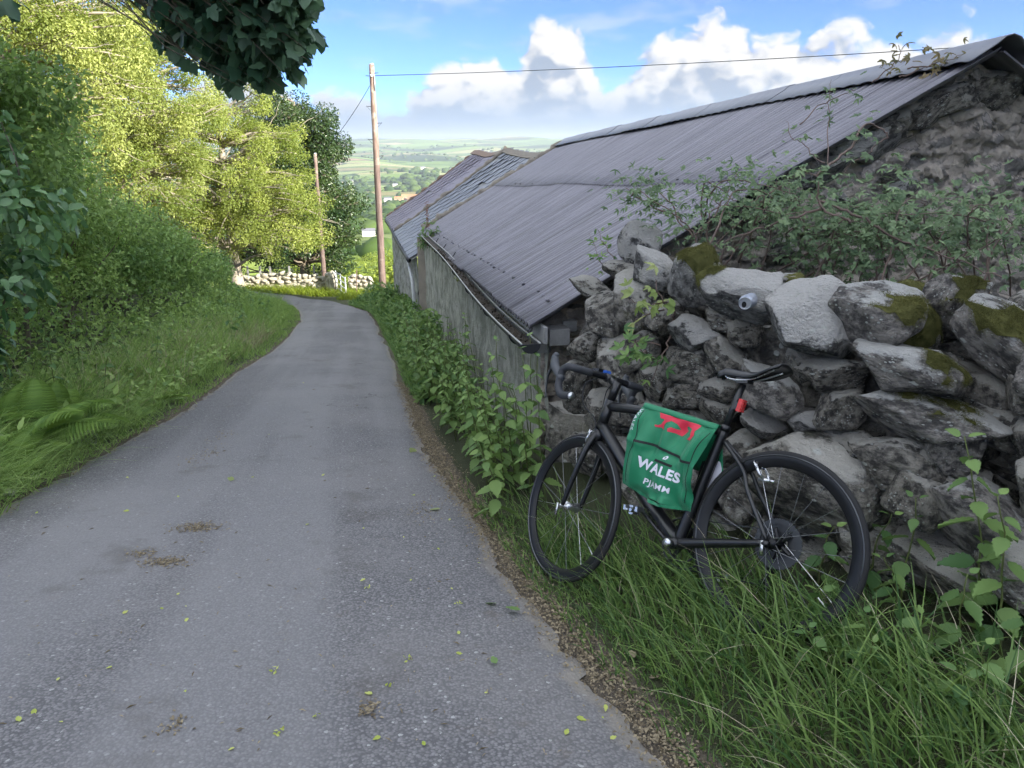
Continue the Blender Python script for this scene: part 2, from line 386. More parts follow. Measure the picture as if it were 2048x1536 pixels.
# ================================================================== plants: shared tools
LEAF = (np.array([[0, 0, 0], [.45, .5, .10], [1, 0, -.08], [.45, -.5, .10]]), np.array([[0, 1, 2], [0, 2, 3]]))
def _serr(nt=6, wide=.36, fold=.10, droop=.22):
    ts = np.linspace(0, 1, nt + 1); V = [[0, 0, 0]]; mid = []; lo = []; hi = []
    prof = lambda t: wide * (np.sin(np.pi * min(1, t ** .62)) ** .9)
    for i, t in enumerate(ts): mid.append(len(V)); V.append([t, 0, -droop * t * t])
    for sgn in (1, -1):
        row = []
        for i in range(nt):
            t = ts[i] + .55 / nt; w = prof(t); t0 = ts[i] + .05 / nt
            row.append((len(V), len(V) + 1)); V.append([t0, sgn * prof(t0) * .82, fold * .8 - droop * t0 * t0]); V.append([t + .25 / nt, sgn * w, fold - droop * t * t])
        (hi if sgn > 0 else lo).extend(row)
    F = []
    for i in range(nt):
        for row, fl in ((hi, 0), (lo, 1)):
            a, b = row[i]; q = [mid[i], a, b]; F.append(q if fl else q[::-1]); q2 = [mid[i], b, mid[i + 1]]; F.append(q2 if fl else q2[::-1])
            if i + 1 < nt: q3 = [b, row[i + 1][0], mid[i + 1]]; F.append(q3 if fl else q3[::-1])
    return np.array(V, float), np.array(F)
NETTLE = _serr(6, .36); OVAL = _serr(3, .30, .07, .18); DOCK = _serr(4, .20, .05, .35); HERB = _serr(2, .30, .07, .18)
def _palm():
    ang = [-165, -120, -95, -62, -48, -22, 0, 22, 48, 62, 95, 120, 165]; rad = [.35, .62, .52, .86, .60, .80, 1.0, .80, .60, .86, .52, .62, .35]
    V = [[.12, 0, 0]] + [[.30 + r * .72 * math.cos(R(a)), r * .72 * math.sin(R(a)), -.22 * r * r + .05 * (i % 2)] for i, (a, r) in enumerate(zip(ang, rad))]
    return np.array(V, float), np.array([[0, i, i + 1] for i in range(1, len(ang))])
PALM = _palm()
def frames(D, N):
    D = unit(D); B = unit(np.cross(N, D)); N = np.cross(D, B); return D, B, N
def leaves(P, D, N, L, tpl=LEAF, W=None, tint=None):
    """many leaves as arrays: P base, D along, N up, L length"""
    tv, tf = tpl; n = len(P); D, B, N = frames(D, N); L = np.broadcast_to(L, n); W = L * (.55 if tpl is LEAF else 1) if W is None else np.broadcast_to(W, n)
    V = P[:, None] + D[:, None] * (tv[None, :, :1] * L[:, None, None]) + B[:, None] * (tv[None, :, 1:2] * W[:, None, None]) + N[:, None] * (tv[None, :, 2:] * L[:, None, None])
    F = (tf[None] + (np.arange(n) * len(tv))[:, None, None]).reshape(-1, tf.shape[1])
    t = rng.random(n) if tint is None else tint
    return V.reshape(-1, 3), F, np.repeat(t, len(tv))
def sph(n): return unit(rng.normal(size=(n, 3)))
def clump_leaves(C, Rad, n, L, tpl=LEAF, shell=.45, up=.5, out=.5, jitter=.7, droop=.0, W=None, tvar=.5, squash=.8, lvar=.7):
    """leaf arrays round clump centres C with radii Rad; leaf tint varies per clump and per leaf"""
    C = np.asarray(C, float); Rad = np.asarray(Rad, float); w = Rad ** 2; idx = rng.choice(len(C), n, p=w / w.sum())
    d = sph(n); rr = (shell + (1 - shell) * rng.random(n) ** .7); q = d * (rr * Rad[idx])[:, None] * np.array([1, 1, squash])
    P = C[idx] + q
    N = unit(d * out + np.array([0, 0, up]) + sph(n) * jitter); D = unit(np.cross(N, sph(n)) + np.array([0, 0, -droop]) + d * .4)
    ct = rng.random(len(C)); t = np.clip(.5 + (ct[idx] - .5) * tvar + (rng.random(n) - .5) * lvar, 0, 1)
    return leaves(P, D, N, L * (.65 + .6 * rng.random(n)), tpl, W, t)
def blades(P, H, W, lean, seg=3, tint=None, bias=(0, 0), curl=.6):
    """grass blades: tapered curved strips"""
    n = len(P); a = rng.random(n) * 2 * np.pi; dirn = np.stack([np.cos(a) + bias[0], np.sin(a) + bias[1]], 1); dirn /= np.linalg.norm(dirn, axis=1)[:, None] + 1e-6
    side = np.stack([-dirn[:, 1], dirn[:, 0], np.zeros(n)], 1); b2 = rng.random(n) * 2 * np.pi
    side = unit(side * np.cos(b2 * .3)[:, None] + np.concatenate([dirn, np.zeros((n, 1))], 1) * np.sin(b2 * .3)[:, None])
    H = np.broadcast_to(H, n); lean = np.broadcast_to(lean, n); rows = []
    for i in range(seg + 1):
        t = i / seg; hor = lean * H * (t * .35 + curl * t * t); ver = H * (t - .33 * lean * curl * t * t * 1.3)
        c = P + np.concatenate([dirn * hor[:, None], ver[:, None]], 1); w = (W * (1 - t ** 1.6) * .5) * np.ones(n)
        if i < seg: rows += [c - side * w[:, None], c + side * w[:, None]]
        else: rows += [c]
    V = np.stack(rows, 1); k = 2 * seg + 1; f = []
    for i in range(seg - 1): f += [[2 * i, 2 * i + 1, 2 * i + 3], [2 * i, 2 * i + 3, 2 * i + 2]]
    f += [[2 * seg - 2, 2 * seg - 1, 2 * seg]]; f = np.array(f)
    F = (f[None] + (np.arange(n) * k)[:, None, None]).reshape(-1, 3); t = rng.random(n) if tint is None else tint
    return V.reshape(-1, 3), F, np.repeat(t, k)

M_bark = flat('bark', (.20, .17, .13), .9, var=.5, scale=14, bmp=.6, spec=.2)
M_barkpale = flat('pale ash bark', (.36, .32, .26), .9, var=.35, scale=10, bmp=.5, spec=.2)
M_ash = leafmat('ash leaf', (.10, .16, .028), (.40, .46, .125), .42, .55)
M_ash2 = leafmat('young ash leaf', (.13, .19, .035), (.46, .51, .17), .42, .55)
M_maple = leafmat('maple leaf', (.016, .046, .016), (.085, .13, .036), .18, .34, spec=.55)
M_syc = leafmat('sycamore leaf', (.040, .105, .065), (.165, .275, .150), .30, .42, (.07, .17, .07), spec=.5)
M_hedge = leafmat('hedge leaf', (.075, .165, .045), (.37, .53, .165), .34, .5, (.34, .5, .1))
M_hedge2 = leafmat('hawthorn leaf', (.090, .185, .050), (.42, .57, .175), .34, .5, (.36, .52, .1))
M_broad = leafmat('glossy broad leaf', (.050, .140, .050), (.270, .450, .190), .25, .33, (.12, .26, .07), spec=.6)
M_fern = leafmat('fern frond', (.09, .19, .04), (.28, .42, .10), .3, .6)
M_nettle = leafmat('nettle leaf', (.075, .165, .055), (.250, .370, .110), .32, .55, (.17, .30, .06))
M_grass = leafmat('grass blade', (.040, .105, .032), (.27, .39, .115), .35, .5, (.24, .38, .08))
M_vgrass = leafmat('verge grass blade', (.105, .215, .055), (.44, .59, .19), .35, .5, (.36, .52, .1))
M_sungrass = leafmat('bright grass blade', (.10, .16, .015), (.30, .37, .04), .35, .55)
M_dry = leafmat('dry stalk', (.24, .20, .13), (.58, .52, .38), .15, .8)
M_bramble = leafmat('bramble leaf', (.075, .135, .070), (.24, .33, .165), .28, .45, (.2, .3, .1))
M_stem = leafmat('green stem', (.07, .10, .03), (.16, .19, .06), .0, .6)
M_cane = flat('bramble cane', (.17, .12, .10), .7, var=.3, scale=8)

def limb(mb, a, b, r0, r1, k=7, wob=.12, n=7, sag=0.0, tint=.5):
    a = np.asarray(a, float); b = np.asarray(b, float); L = np.linalg.norm(b - a); t = np.linspace(0, 1, n)[:, None]
    w = np.cumsum(rng.normal(0, wob * L / n, (n, 3)), 0); w -= t * w[-1]
    P = a + (b - a) * t + w + np.array([0, 0, 1]) * (sag * L * np.sin(t * np.pi)); mb.tube(P, np.linspace(r0, r1, n), k, True, tint); return P
def tree(name, base, height, crown, nleaf, leafL, mleaf, mbark, label, cat='tree', trunk_r=.16, nclump=40, clump_r=(.6, 1.1), tpl=LEAF,
         twigs=2, group=None, droop=.1, lean=(0, 0), shell=.3, bare=0, up=.5, W=None, squash=.75):
    """crown = list of (centre offset xyz from base, radii xyz)"""
    base = np.asarray(base, float); root = empty(name, base, label, cat, group); mb = MB()
    top = np.array([lean[0], lean[1], height * .82]); tp = limb(mb, (0, 0, -.3), top, trunk_r, trunk_r * .28, 9, .06, 10)
    C = []; Rd = []
    vol = np.array([np.prod(c[1]) for c in crown]) ** .8; pick = rng.choice(len(crown), nclump, p=vol / vol.sum())
    for i in pick:
        c, rad = np.asarray(crown[i][0], float), np.asarray(crown[i][1], float); d = sph(1)[0]; q = c + d * rad * (.35 + .65 * rng.random() ** .5)
        C.append(q); Rd.append(rng.uniform(*clump_r))
    C = np.array(C); Rd = np.array(Rd)
    for q, rr in zip(C, Rd):
        d = np.linalg.norm(tp - q, axis=1) + np.where(tp[:, 2] > q[2] - .2, 3, 0); j = int(np.argmin(d)); L = np.linalg.norm(q - tp[j])
        pth = limb(mb, tp[j], q, min(trunk_r * .45, .02 + .018 * L), .012, 6, .16, 7, .06)
        for _ in range(twigs):
            e = q + sph(1)[0] * rr * .9; limb(mb, pth[rng.integers(3, 6)], e, .014, .004, 4, .2, 5)
    for _ in range(bare):                                   # bare pale twigs poking out
        q = C[rng.integers(len(C))]; d = unit(q - top * .6 + sph(1)[0] * .5); limb(mb, q, q + d * rng.uniform(.7, 1.6), .022, .004, 4, .25, 6)
    mb.build('trunk', mbark, root, True)
    V, F, T = clump_leaves(C, Rd, nleaf, leafL, tpl, shell, up, .5, .7, droop, W, .8, squash, .35)
    obj('crown', mesh('crown', V, F, mleaf, False, T), root)
    return root
def shrub(name, base, C, Rd, nleaf, leafL, mleaf, label, mbark=None, tpl=LEAF, stems=7, cat='shrub', group=None, W=None, shell=.35, up=.5, droop=.1, sprays=0, tvar=.6, part='crown'):
    base = np.asarray(base, float); root = empty(name, base, label, cat, group); C = np.asarray(C, float) - base; Rd = np.asarray(Rd, float); mb = MB()
    for i in rng.choice(len(C), min(stems, len(C)), replace=False):
        ms = MB(); limb(ms, (rng.normal(0, .12), rng.normal(0, .12), -.1), C[i], .025, .006, 5, .12, 7); ms.build('stem', mbark or M_bark, root, True)
    extra = []
    for _ in range(sprays):                                 # long shoots sticking out of the top
        i = rng.integers(len(C)); d = unit(np.array([rng.normal(0, .5), rng.normal(0, .5), 1.0])); q = C[i] + d * Rd[i] * .6; e = q + d * Rd[i] * rng.uniform(.5, 1.1)
        P = limb(mb, q, e, .010, .003, 4, .1, 6); extra.append(P)
    if sprays: tag(mb.build('twigs', mbark or M_bark, root, True), kind='stuff')
    V, F, T = clump_leaves(C, Rd, nleaf, leafL, tpl, shell, up, .55, .7, droop, W, tvar)
    if extra:
        P = np.concatenate(extra); P = np.repeat(P, 5, 0) + rng.normal(0, .03, (len(P) * 5, 3)); v, f, t = leaves(P, sph(len(P)), unit(sph(len(P)) + [0, 0, .8]), leafL * .9, tpl, W); F = np.concatenate([F, f + len(V)]); V = np.concatenate([V, v]); T = np.concatenate([T, np.clip(t + .2, 0, 1)])
    obj(part, mesh(part, V, F, mleaf, False, T), root)
    return root
def blob_clumps(n, c, rad, rr, flat_bottom=None):
    d = sph(n) * np.asarray(rad) * (rng.random((n, 1)) ** .45); C = np.asarray(c) + d
    if flat_bottom is not None: C[:, 2] = np.maximum(C[:, 2], flat_bottom)
    return C, rng.uniform(rr[0], rr[1], n)

# ================================================================== trees
tree('ash_tree', (-11.9, 33.2, -5.0), 9.0, [((.2, -.6, 5.6), (3.5, 2.6, 3.2)), ((-2.6, -.5, 5.0), (2.4, 2, 3.2)), ((2.2, -.8, 3.6), (2.2, 1.8, 1.7)), ((-.6, -1.0, 3.0), (1.8, 1.5, 1.3)), ((1.2, -.8, 7.4), (2.2, 1.8, 1.6))], 88000, .095, M_ash, M_barkpale,
     'sunlit yellow green ash tree with pale trunk behind the far stone wall', trunk_r=.30, nclump=230, clump_r=(.24, .72), bare=40, droop=.35, W=.045, squash=.85, twigs=1)
tree('ash_tree', (-13.5, 26.5, -3.5), 10, [((0, -.4, 6.0), (3.4, 2.6, 3.6)), ((2.2, 0, 6.5), (2.2, 2, 3.0)), ((1.6, -.8, 3.8), (1.8, 1.6, 1.8)), ((.5, 0, 8.4), (2.4, 2.0, 2.0))], 88000, .095, M_ash2, M_barkpale,
     'sunlit pale ash tree rising behind the hedge, middle of the three', trunk_r=.26, nclump=250, clump_r=(.24, .72), bare=50, droop=.35, W=.045, squash=.85, twigs=1)
tree('ash_tree', (-13.2, 20.5, -2.2), 11.5, [((0, 0, 6.2), (3.0, 2.6, 3.8)), ((2.4, .5, 7.0), (2.0, 2, 3.2)), ((.6, 0, 9.4), (2.8, 2.4, 2.4)), ((2.0, -.2, 4.6), (1.6, 1.6, 1.8))], 88000, .095, M_ash2, M_barkpale,
     'tall sunlit ash with upright pale twigs at the upper left', trunk_r=.26, nclump=250, clump_r=(.24, .72), bare=40, droop=.35, W=.045, squash=.85, twigs=1)
tree('maple_tree', (-10.7, 40, -6.6), 12.3, [((-.1, 0, 8.4), (2.2, 2.2, 2.2)), ((-1.2, -.6, 8.4), (1.6, 1.6, 2.0)), ((-1.0, -1, 6.5), (2.2, 1.8, 2.4)), ((.2, 0, 6.8), (2.7, 2.5, 2.6)), ((.5, 0, 5.0), (2.8, 2.5, 2.6)), ((.2, -.2, 3.2), (2.7, 2.4, 1.8)), ((-3, 0, 4.5), (2.2, 2, 3))], 80000, .14, M_maple, M_bark,
     'dark round leafed maple tree behind the second telegraph pole', trunk_r=.3, nclump=270, clump_r=(.45, .8), shell=.62, twigs=1, up=.35, squash=.8)
# overhanging sycamore at the top: trunk stands on the bank to the left
def sycamore():
    base = np.array([-7.6, 5.2, .4]); root = empty('sycamore_tree', base, 'sycamore with large dark leaves overhanging the lane at the top', 'tree'); mb = MB()
    tp = limb(mb, (0, 0, -.4), (.6, .4, 7.2), .34, .12, 10, .05, 9); C = []; Rd = []
    tips = [(390, -30, 7.6, .55), (450, 10, 7.4, .60), (505, 70, 7.4, .50), (560, 95, 7.3, .38), (430, 85, 7.8, .45), (375, 50, 7.8, .40), (500, 140, 7.5, .36), (315, -20, 7.5, .25), (565, 30, 7.2, .36), (540, 150, 7.5, .28),
            (470, -60, 7.3, .7), (590, -5, 7.0, .22), (610, 2, 7.0, .13), (360, 95, 7.9, .22), (455, 140, 7.7, .26), (-25, 15, 6.5, .22), (-40, 80, 6.2, .15), (200, -160, 7, .4), (520, -110, 7.2, .6), (600, -90, 7.1, .4)]
    for px, py, yy, rr in tips:
        q = at_y(px, py - 22, yy) - base; C.append(q); Rd.append(rr); j = 6 if q[2] > 2 else 4
        P = limb(mb, tp[j], q, .05, .008, 6, .07, 9, .10)
        for _ in range(6): limb(mb, P[rng.integers(4, 8)], q + sph(1)[0] * rr * 1.05, .009, .003, 4, .15, 5)
    mb.build('trunk', M_bark, root, True)
    V, F, T = clump_leaves(C, Rd, 2600, .150, PALM, .02, .55, .35, .55, .55, None, .5, .8)
    obj('crown', mesh('crown', V, F, M_syc, False, T), root)
    # out of the picture: the rest of the crown over the bank
    C2, R2 = blob_clumps(24, (-.3, -1.5, 6.5), (2.2, 2.2, 2.0), (.7, 1.1)); V, F, T = clump_leaves(C2, R2, 5200, .22, PALM, .2, .5, .4, .6, .4)
    obj('crown', mesh('crown', V, F, M_syc, False, T), root)
sycamore()
# ================================================================== hedge and bank on the left
def hedge_shrub(x, y, r, top, n, L, m, label, tpl=LEAF, name='hedge_shrub', W=None, rr=(.22, .55), sprays=34, shell=.35, nc=60):
    z0 = float(gz(x, y)); h = top - z0; C, Rd = blob_clumps(nc, (x, y, z0 + h * .52), (r * .95, r * .95, h * .46), rr, z0 + .25)
    return shrub(name, (x, y, z0), C, Rd, n, L, m, label, None, tpl, 9, 'shrub', 'hedge shrubs along the left bank', W, shell, .5, .15, sprays)
hedge_shrub(-5.6, 8.2, 1.05, 2.75, 19000, .062, M_hedge, 'tall dense shaded shrub just behind the glossy leaved bush')
hedge_shrub(-6.5, 10.8, 1.2, 1.75, 16000, .066, M_hedge2, 'shaded hawthorn shrub, second back in the hedge on the left')
hedge_shrub(-7.2, 13.8, 1.35, .55, 14000, .075, M_hedge, 'shaded hedge shrub, third back along the left bank')
hedge_shrub(-8.2, 17.0, 1.45, -.35, 11000, .085, M_hedge2, 'lower hedge shrub below the pale middle ash')
hedge_shrub(-9.2, 20.4, 1.5, -1.3, 10000, .095, M_hedge, 'hedge shrub at the foot of the sunlit ash crown')
hedge_shrub(-10.3, 23.8, 1.5, -2.0, 8000, .10, M_hedge2, 'last low shrub in the hedge before the far stone wall')
hedge_shrub(-8.2, 9.6, 1.6, 3.0, 12000, .085, M_hedge2, 'high shaded thorn bush rising at the left edge', rr=(.5, .9))
hedge_shrub(-10.2, 14.0, 1.9, 2.0, 10000, .095, M_hedge, 'high shaded shrub under the tall upper left ash', rr=(.5, .9))
# glossy broad leaved bush, near left
z0 = float(gz(-4.7, 5.9)); C, Rd = blob_clumps(30, (-4.45, 6.0, z0 + 1.35), (.8, .8, 1.25), (.28, .5), z0 + .5)
shrub('broadleaf_bush', (-4.9, 6.0, z0), C, Rd, 3800, .11, M_broad, 'bush with large glossy blue green leaves at the left edge', None, OVAL, 9, 'shrub', None, .11, .3, .45, .55, 16)
C, Rd = blob_clumps(16, (-4.75, 6.9, z0 + 2.5), (.75, .6, .65), (.3, .5))
shrub('hazel_bush', (-6.2, 6.2, z0 + .3), C, Rd, 9000, .075, M_hedge, 'dim small leaved bush hanging over the glossy leaved bush', None, LEAF, 6, 'shrub', None, None, .3, .4, .3, 10)

# ferns: each frond is a part
def fern(x, y, n, L, label, tilt=.55, z=None):
    z = float(gz(x, y)) if z is None else z; root = empty('fern', (x, y, z), label, 'fern', 'bracken ferns on the left bank'); npin = 24
    for i in range(n):
        a = rng.random() * 2 * np.pi; l = L * rng.uniform(.7, 1.1); mb = MB(); t = np.linspace(0, 1, 12)
        P = np.stack([l * tilt * t + .25 * l * t * t, 0 * t, l * (.95 * t - .55 * t * t)], 1); mb.tube(P, np.linspace(.006, .0015, 12), 4, True, .3)
        tt = np.linspace(.22, .99, npin); Q = np.stack([np.interp(tt, t, P[:, k]) for k in range(3)], 1); pl = l * .30 * np.sin(np.pi * (tt * .82 + .16)) ** .8
        for sg in (1, -1):
            D = unit(np.stack([.45 * np.ones(npin), sg * np.ones(npin), -.15 * np.ones(npin)], 1)); N = np.tile([-.35, 0, 1.0], (npin, 1))
            v, f, tn = leaves(Q, D, N, pl, OVAL, pl * .22, np.clip(rng.normal(.55, .2, npin), 0, 1)); mb.add(v, f, tn)
        o = mb.build('frond', M_fern, root); o.rotation_euler = (rng.normal(0, .12), rng.normal(0, .12), a)
for x, y, n, L, lb in ((-3.55, 5.15, 12, .80, 'yellow green fern below the glossy leaved bush'), (-3.42, 4.6, 10, .58, 'low fern at the left edge above the grass tuft'), (-3.75, 5.75, 11, .8, 'fern tucked behind the other two under the bush')):
    fern(x, y, n, L, lb)

# herbs and grass of the verge, uncountable
def strip_points(n, y0, y1, e0, e1, side='L', powr=1.0):
    y = y0 + (y1 - y0) * rng.random(n) ** powr; e = e0 + (e1 - e0) * rng.random(n); x = xl(y) - e if side == 'L' else xr(y) + e
    return np.stack([x, y, gz(x, y)], 1), e
def stuff(name, V, F, T, m, label, cat): return tag(obj(name, mesh(name, V, F, m, False, T)), label, cat, kind='stuff')
def cat3(parts):
    V, F, T = [], [], []; n = 0
    for v, f, t in parts: V.append(v); F.append(f + n); T.append(t); n += len(v)
    return np.concatenate(V), np.concatenate(F), np.concatenate(T)
parts = []
P, e = strip_points(26000, 2.6, 9, .02, 1.5, 'L', 1.2); P = P[::3]; e = e[::3]; h = (.05 + .26 * sm(e, .05, .9)) * rng.uniform(.5, 1.5, len(P)) * (.45 + 1.1 * np.clip(.5 + .8 * np.sin(4.1 * P[:, 0] + 1.3 * P[:, 1]) * np.sin(3.3 * P[:, 1] - 2 * P[:, 0]), 0, 1)); parts.append(blades(P, h, .010, .25 + .9 * rng.random(len(P)), 3, None, (.5, -.2)))
P, e = strip_points(17000, 8, 28, .02, 1.6); h = (.05 + .30 * sm(e, .05, .8)) * rng.uniform(.5, 1.5, len(P)) * (.4 + 1.1 * np.clip(.5 + .8 * np.sin(3.1 * P[:, 0] + P[:, 1]) * np.sin(2.3 * P[:, 1] - 2 * P[:, 0]), 0, 1)); parts.append(blades(P, h, .012, .25 + .8 * rng.random(len(P)), 3, rng.random(len(P)) * .9, (.4, -.2)))
for (tx, ty, k) in ((-3.62, 4.35, 900), (-3.5, 5.0, 700), (-3.72, 6.9, 500), (-4.15, 8.6, 500), (-3.3, 3.9, 700), (-3.35, 4.5, 900), (-3.6, 5.4, 900), (-3.9, 6.2, 700), (-3.55, 6.2, 500), (-4.3, 9.6, 500), (-4.6, 11, 500)):
    P = np.stack([rng.normal(tx, .16, k), rng.normal(ty, .2, k), np.zeros(k)], 1); P[:, 2] = gz(P[:, 0], P[:, 1]); parts.append(blades(P, rng.uniform(.25, .5, k), .007, .8 + .8 * rng.random(k), 4, rng.random(k), (.4, -.4), .8))
stuff('verge_grass', *cat3(parts), M_vgrass, 'green grass along the left verge of the lane', 'grass')
parts = []
P, e = strip_points(21000, 4.6, 28, .35, 2.6); P[:, 2] += rng.random(len(P)) * (.12 + .55 * sm(e, .5, 2.0) * (.55 + .6 * np.sin(P[:, 1] * 2.3 + 2 * e) * np.sin(P[:, 1] * .9))); n = len(P)
parts.append(leaves(P, sph(n) + [0, 0, .2], unit(sph(n) * .8 + [0, 0, 1]), (.035 + .05 * rng.random(n)) * (1 + P[:, 1] * .03), LEAF))
P, e = strip_points(3400, 3.2, 11, .25, 1.5); n = len(P); P[:, 2] += .05 + rng.random(n) * .22; parts.append(leaves(P, sph(n) + [0, 0, .1], unit(sph(n) * .6 + [0, 0, 1]), .04 + .06 * rng.random(n), OVAL))
stuff('bank_undergrowth', *cat3(parts), M_hedge2, 'leafy green undergrowth between the left verge and the hedge', 'undergrowth')
P, e = strip_points(3600, 6.6, 15, .3, 1.5); P = P[(np.sin(P[:, 1] * 3.1) + np.sin(P[:, 1] * 1.3 + 5 * P[:, 0]) + rng.normal(0, .6, len(P))) > -.2]; k = len(P); stuff('dry_stalks', *blades(P, rng.uniform(.2, .6, k), .008, .3 + 1.2 * rng.random(k), 3), M_dry, 'pale brown cut stalks and dead grass on the left verge', 'dry grass')
# dock plants with broad leaves, each leaf a part
dock_me = [mesh('dock_leaf', *[DOCK[0] * [1, 1.25, 1], DOCK[1]], M_fern, True, np.full(len(DOCK[0]), t)) for t in (.2, .45, .75)]
for x, y, n, L, lb in ((-3.62, 7.5, 6, .26, 'broad yellow green dock leaves on the left verge'), (-3.42, 6.6, 5, .22, 'small dock plant nearest the lane edge on the left'), (-3.95, 8.2, 5, .26, 'dock plant among the dry stalks')):
    root = empty('dock_plant', (x, y, float(gz(x, y))), lb, 'dock', 'dock plants on the left verge')
    for i in range(n):
        o = obj('leaf', dock_me[rng.integers(3)], root); s_ = L * rng.uniform(.8, 1.2); o.scale = (s_, s_, s_); o.rotation_euler = (rng.normal(0, .4), -rng.uniform(.2, .9), rng.random() * 6.28); o.location = (0, 0, .03)

# ================================================================== right verge
# nettles: stem plus leaves in pairs
net_me = [mesh('nettle_leaf', NETTLE[0], NETTLE[1], M_nettle, True, np.full(len(NETTLE[0]), t)) for t in (.1, .35, .6, .85)]
def nettle(x, y, H, label, group, L=.085, lean=(0, 0), pairs=8, apart=True, z=None, tone=0):
    z = float(gz(x, y)) if z is None else z; root = empty('nettle', (x, y, z), label, 'nettle', group); t = np.linspace(0, 1, 9)
    ben = np.array([lean[0], lean[1], 0.0]); P = np.stack([ben[0] * t ** 1.6, ben[1] * t ** 1.6, H * t], 1) + np.cumsum(rng.normal(0, .006, (9, 3)), 0); P[0] = (0, 0, -.05)
    MB().tube(P, np.linspace(.0045, .002, 9), 5, True, .5).build('stem', M_stem, root, True); a0 = rng.random() * 3.14; acc = []
    for i in range(pairs):
        f = .18 + .82 * (i / (pairs - 1)); p = np.array([np.interp(f, t, P[:, k]) for k in range(3)]); l = L * (1.15 - .75 * f ** 2.2) * rng.uniform(.85, 1.15)
        for sg in (0, np.pi):
            a = a0 + i * np.pi / 2 + sg + rng.normal(0, .2); tl = rng.uniform(.15, .6) - .9 * (f > .93)
            if apart:
                o = obj('leaf', net_me[min(3, max(0, int(rng.integers(0, 3) + tone + (f > .8))))], root); o.location = p + np.array([math.cos(a), math.sin(a), 0]) * .012; o.scale = (l, l * 1.05, l); o.rotation_euler = (rng.normal(0, .25), tl, a)
            else: acc.append((p, [math.cos(a), math.sin(a), -math.sin(tl)], l))
    if acc:
        v, f, tn = leaves(np.array([q[0] for q in acc]), np.array([q[1] for q in acc]), unit(np.array([[0, 0, 1.0]] * len(acc)) + rng.normal(0, .25, (len(acc), 3))), np.array([q[2] for q in acc]), NETTLE, None, np.clip(rng.normal(.5 + .15 * tone, .25, len(acc)), 0, 1))
        obj('leaves', mesh('leaves', v, f, M_nettle, True, tn), root)
    return root
G1, G2 = 'nettles at the foot of the dry stone wall', 'nettles beside the barn wall'
def wall_tip(px, py, c=2.45):
    r = ray(px, py); return CAMP + r * (c / (.806 * r[0] + .592 * r[1]))
for px, py, c, L, lb in ((1632, 1225, 2.20, .105, 'large leaved nettle in the grass below the rear wheel'), (1705, 1285, 2.15, .09, 'nettle just below the rear tyre'), (1770, 1130, 2.42, .085, 'nettle with yellowish tip right of the rear tyre'), (1790, 1040, 2.62, .085, 'thin nettle against the brown boulder, right of the rear wheel'),
        (1845, 1000, 2.60, .085, 'nettle before the dark boulder with lichen specks'), (1945, 868, 2.55, .105, 'tallest nettle at the right edge before the mossy stones'), (2015, 1010, 2.45, .10, 'nettle against the dark boulder at the right edge'), (1745, 1345, 2.05, .085, 'low nettle in the grass at the lower right'),
        (1895, 1385, 2.05, .095, 'dim nettle at the lower right corner'), (1925, 1150, 2.35, .10, 'broad leaved nettle in the dark below the boulders'), (2045, 1195, 2.25, .10, 'nettle cut by the right edge of the picture'), (1662, 1045, 2.55, .10, 'nettle seen through the spokes of the rear wheel'), (1600, 1330, 1.98, .07, 'small nettle among the long grass'), (1835, 1230, 2.25, .09, 'nettle in the shadow between grass and boulders'), (1985, 1300, 2.12, .09, 'dark leaved nettle near the right edge')):
    tp = wall_tip(px, py, c); lx, ly = rng.normal(-.06, .04), rng.normal(-.04, .04); zb = float(gz(tp[0] - lx, tp[1] - ly)); nettle(tp[0] - lx, tp[1] - ly, max(.16, tp[2] - zb), lb, G1, L, (lx, ly), int(np.clip((tp[2] - zb) * 13, 4, 9)), z=zb)
for i, (x, y, H, lb) in enumerate([(.02, 4.35, .80, 'nettle beside the front wheel, nearest the barn corner'), (-.08, 3.85, .5, 'pale tipped nettle left of the front tyre'), (.12, 4.55, .95, 'tall nettle under the gutter end'), (-.16, 4.6, .7, 'nettle at the edge of the litter strip before the barn'),
        (-.05, 4.95, .9, 'nettle against the barn wall below the gutter end')]): nettle(x, y, H, lb, G2, .10, (rng.normal(-.1, .04), rng.normal(-.05, .04)), 8, tone=1)
for i in range(92):
    y = 4.0 + 6.5 * rng.random() ** 1.2; e0 = xr(y) + .20; wallx = BC[0] + (y - BC[1]) * math.tan(BUILD_AZ) - .12; x = rng.uniform(min(e0, wallx - .05), wallx) if wallx > e0 else wallx - .1
    nettle(x, y, rng.uniform(.5, .95), 'one of the massed nettles along the rendered barn wall', G2, .085, (rng.normal(-.08, .05), rng.normal(-.05, .05)), 8, False, tone=1)
for i in range(70):                                         # tall weeds breaking up the left bank
    y = 4.6 + 17 * rng.random() ** 1.3; x = xl(y) - .45 - 1.5 * rng.random() ** .8; nettle(x, y, rng.uniform(.3, .95), 'one of the tall leafy weeds standing in the grass of the left bank', 'tall weeds on the left bank', .085 + .002 * y, (rng.normal(.06, .06), rng.normal(-.03, .05)), 7, False)
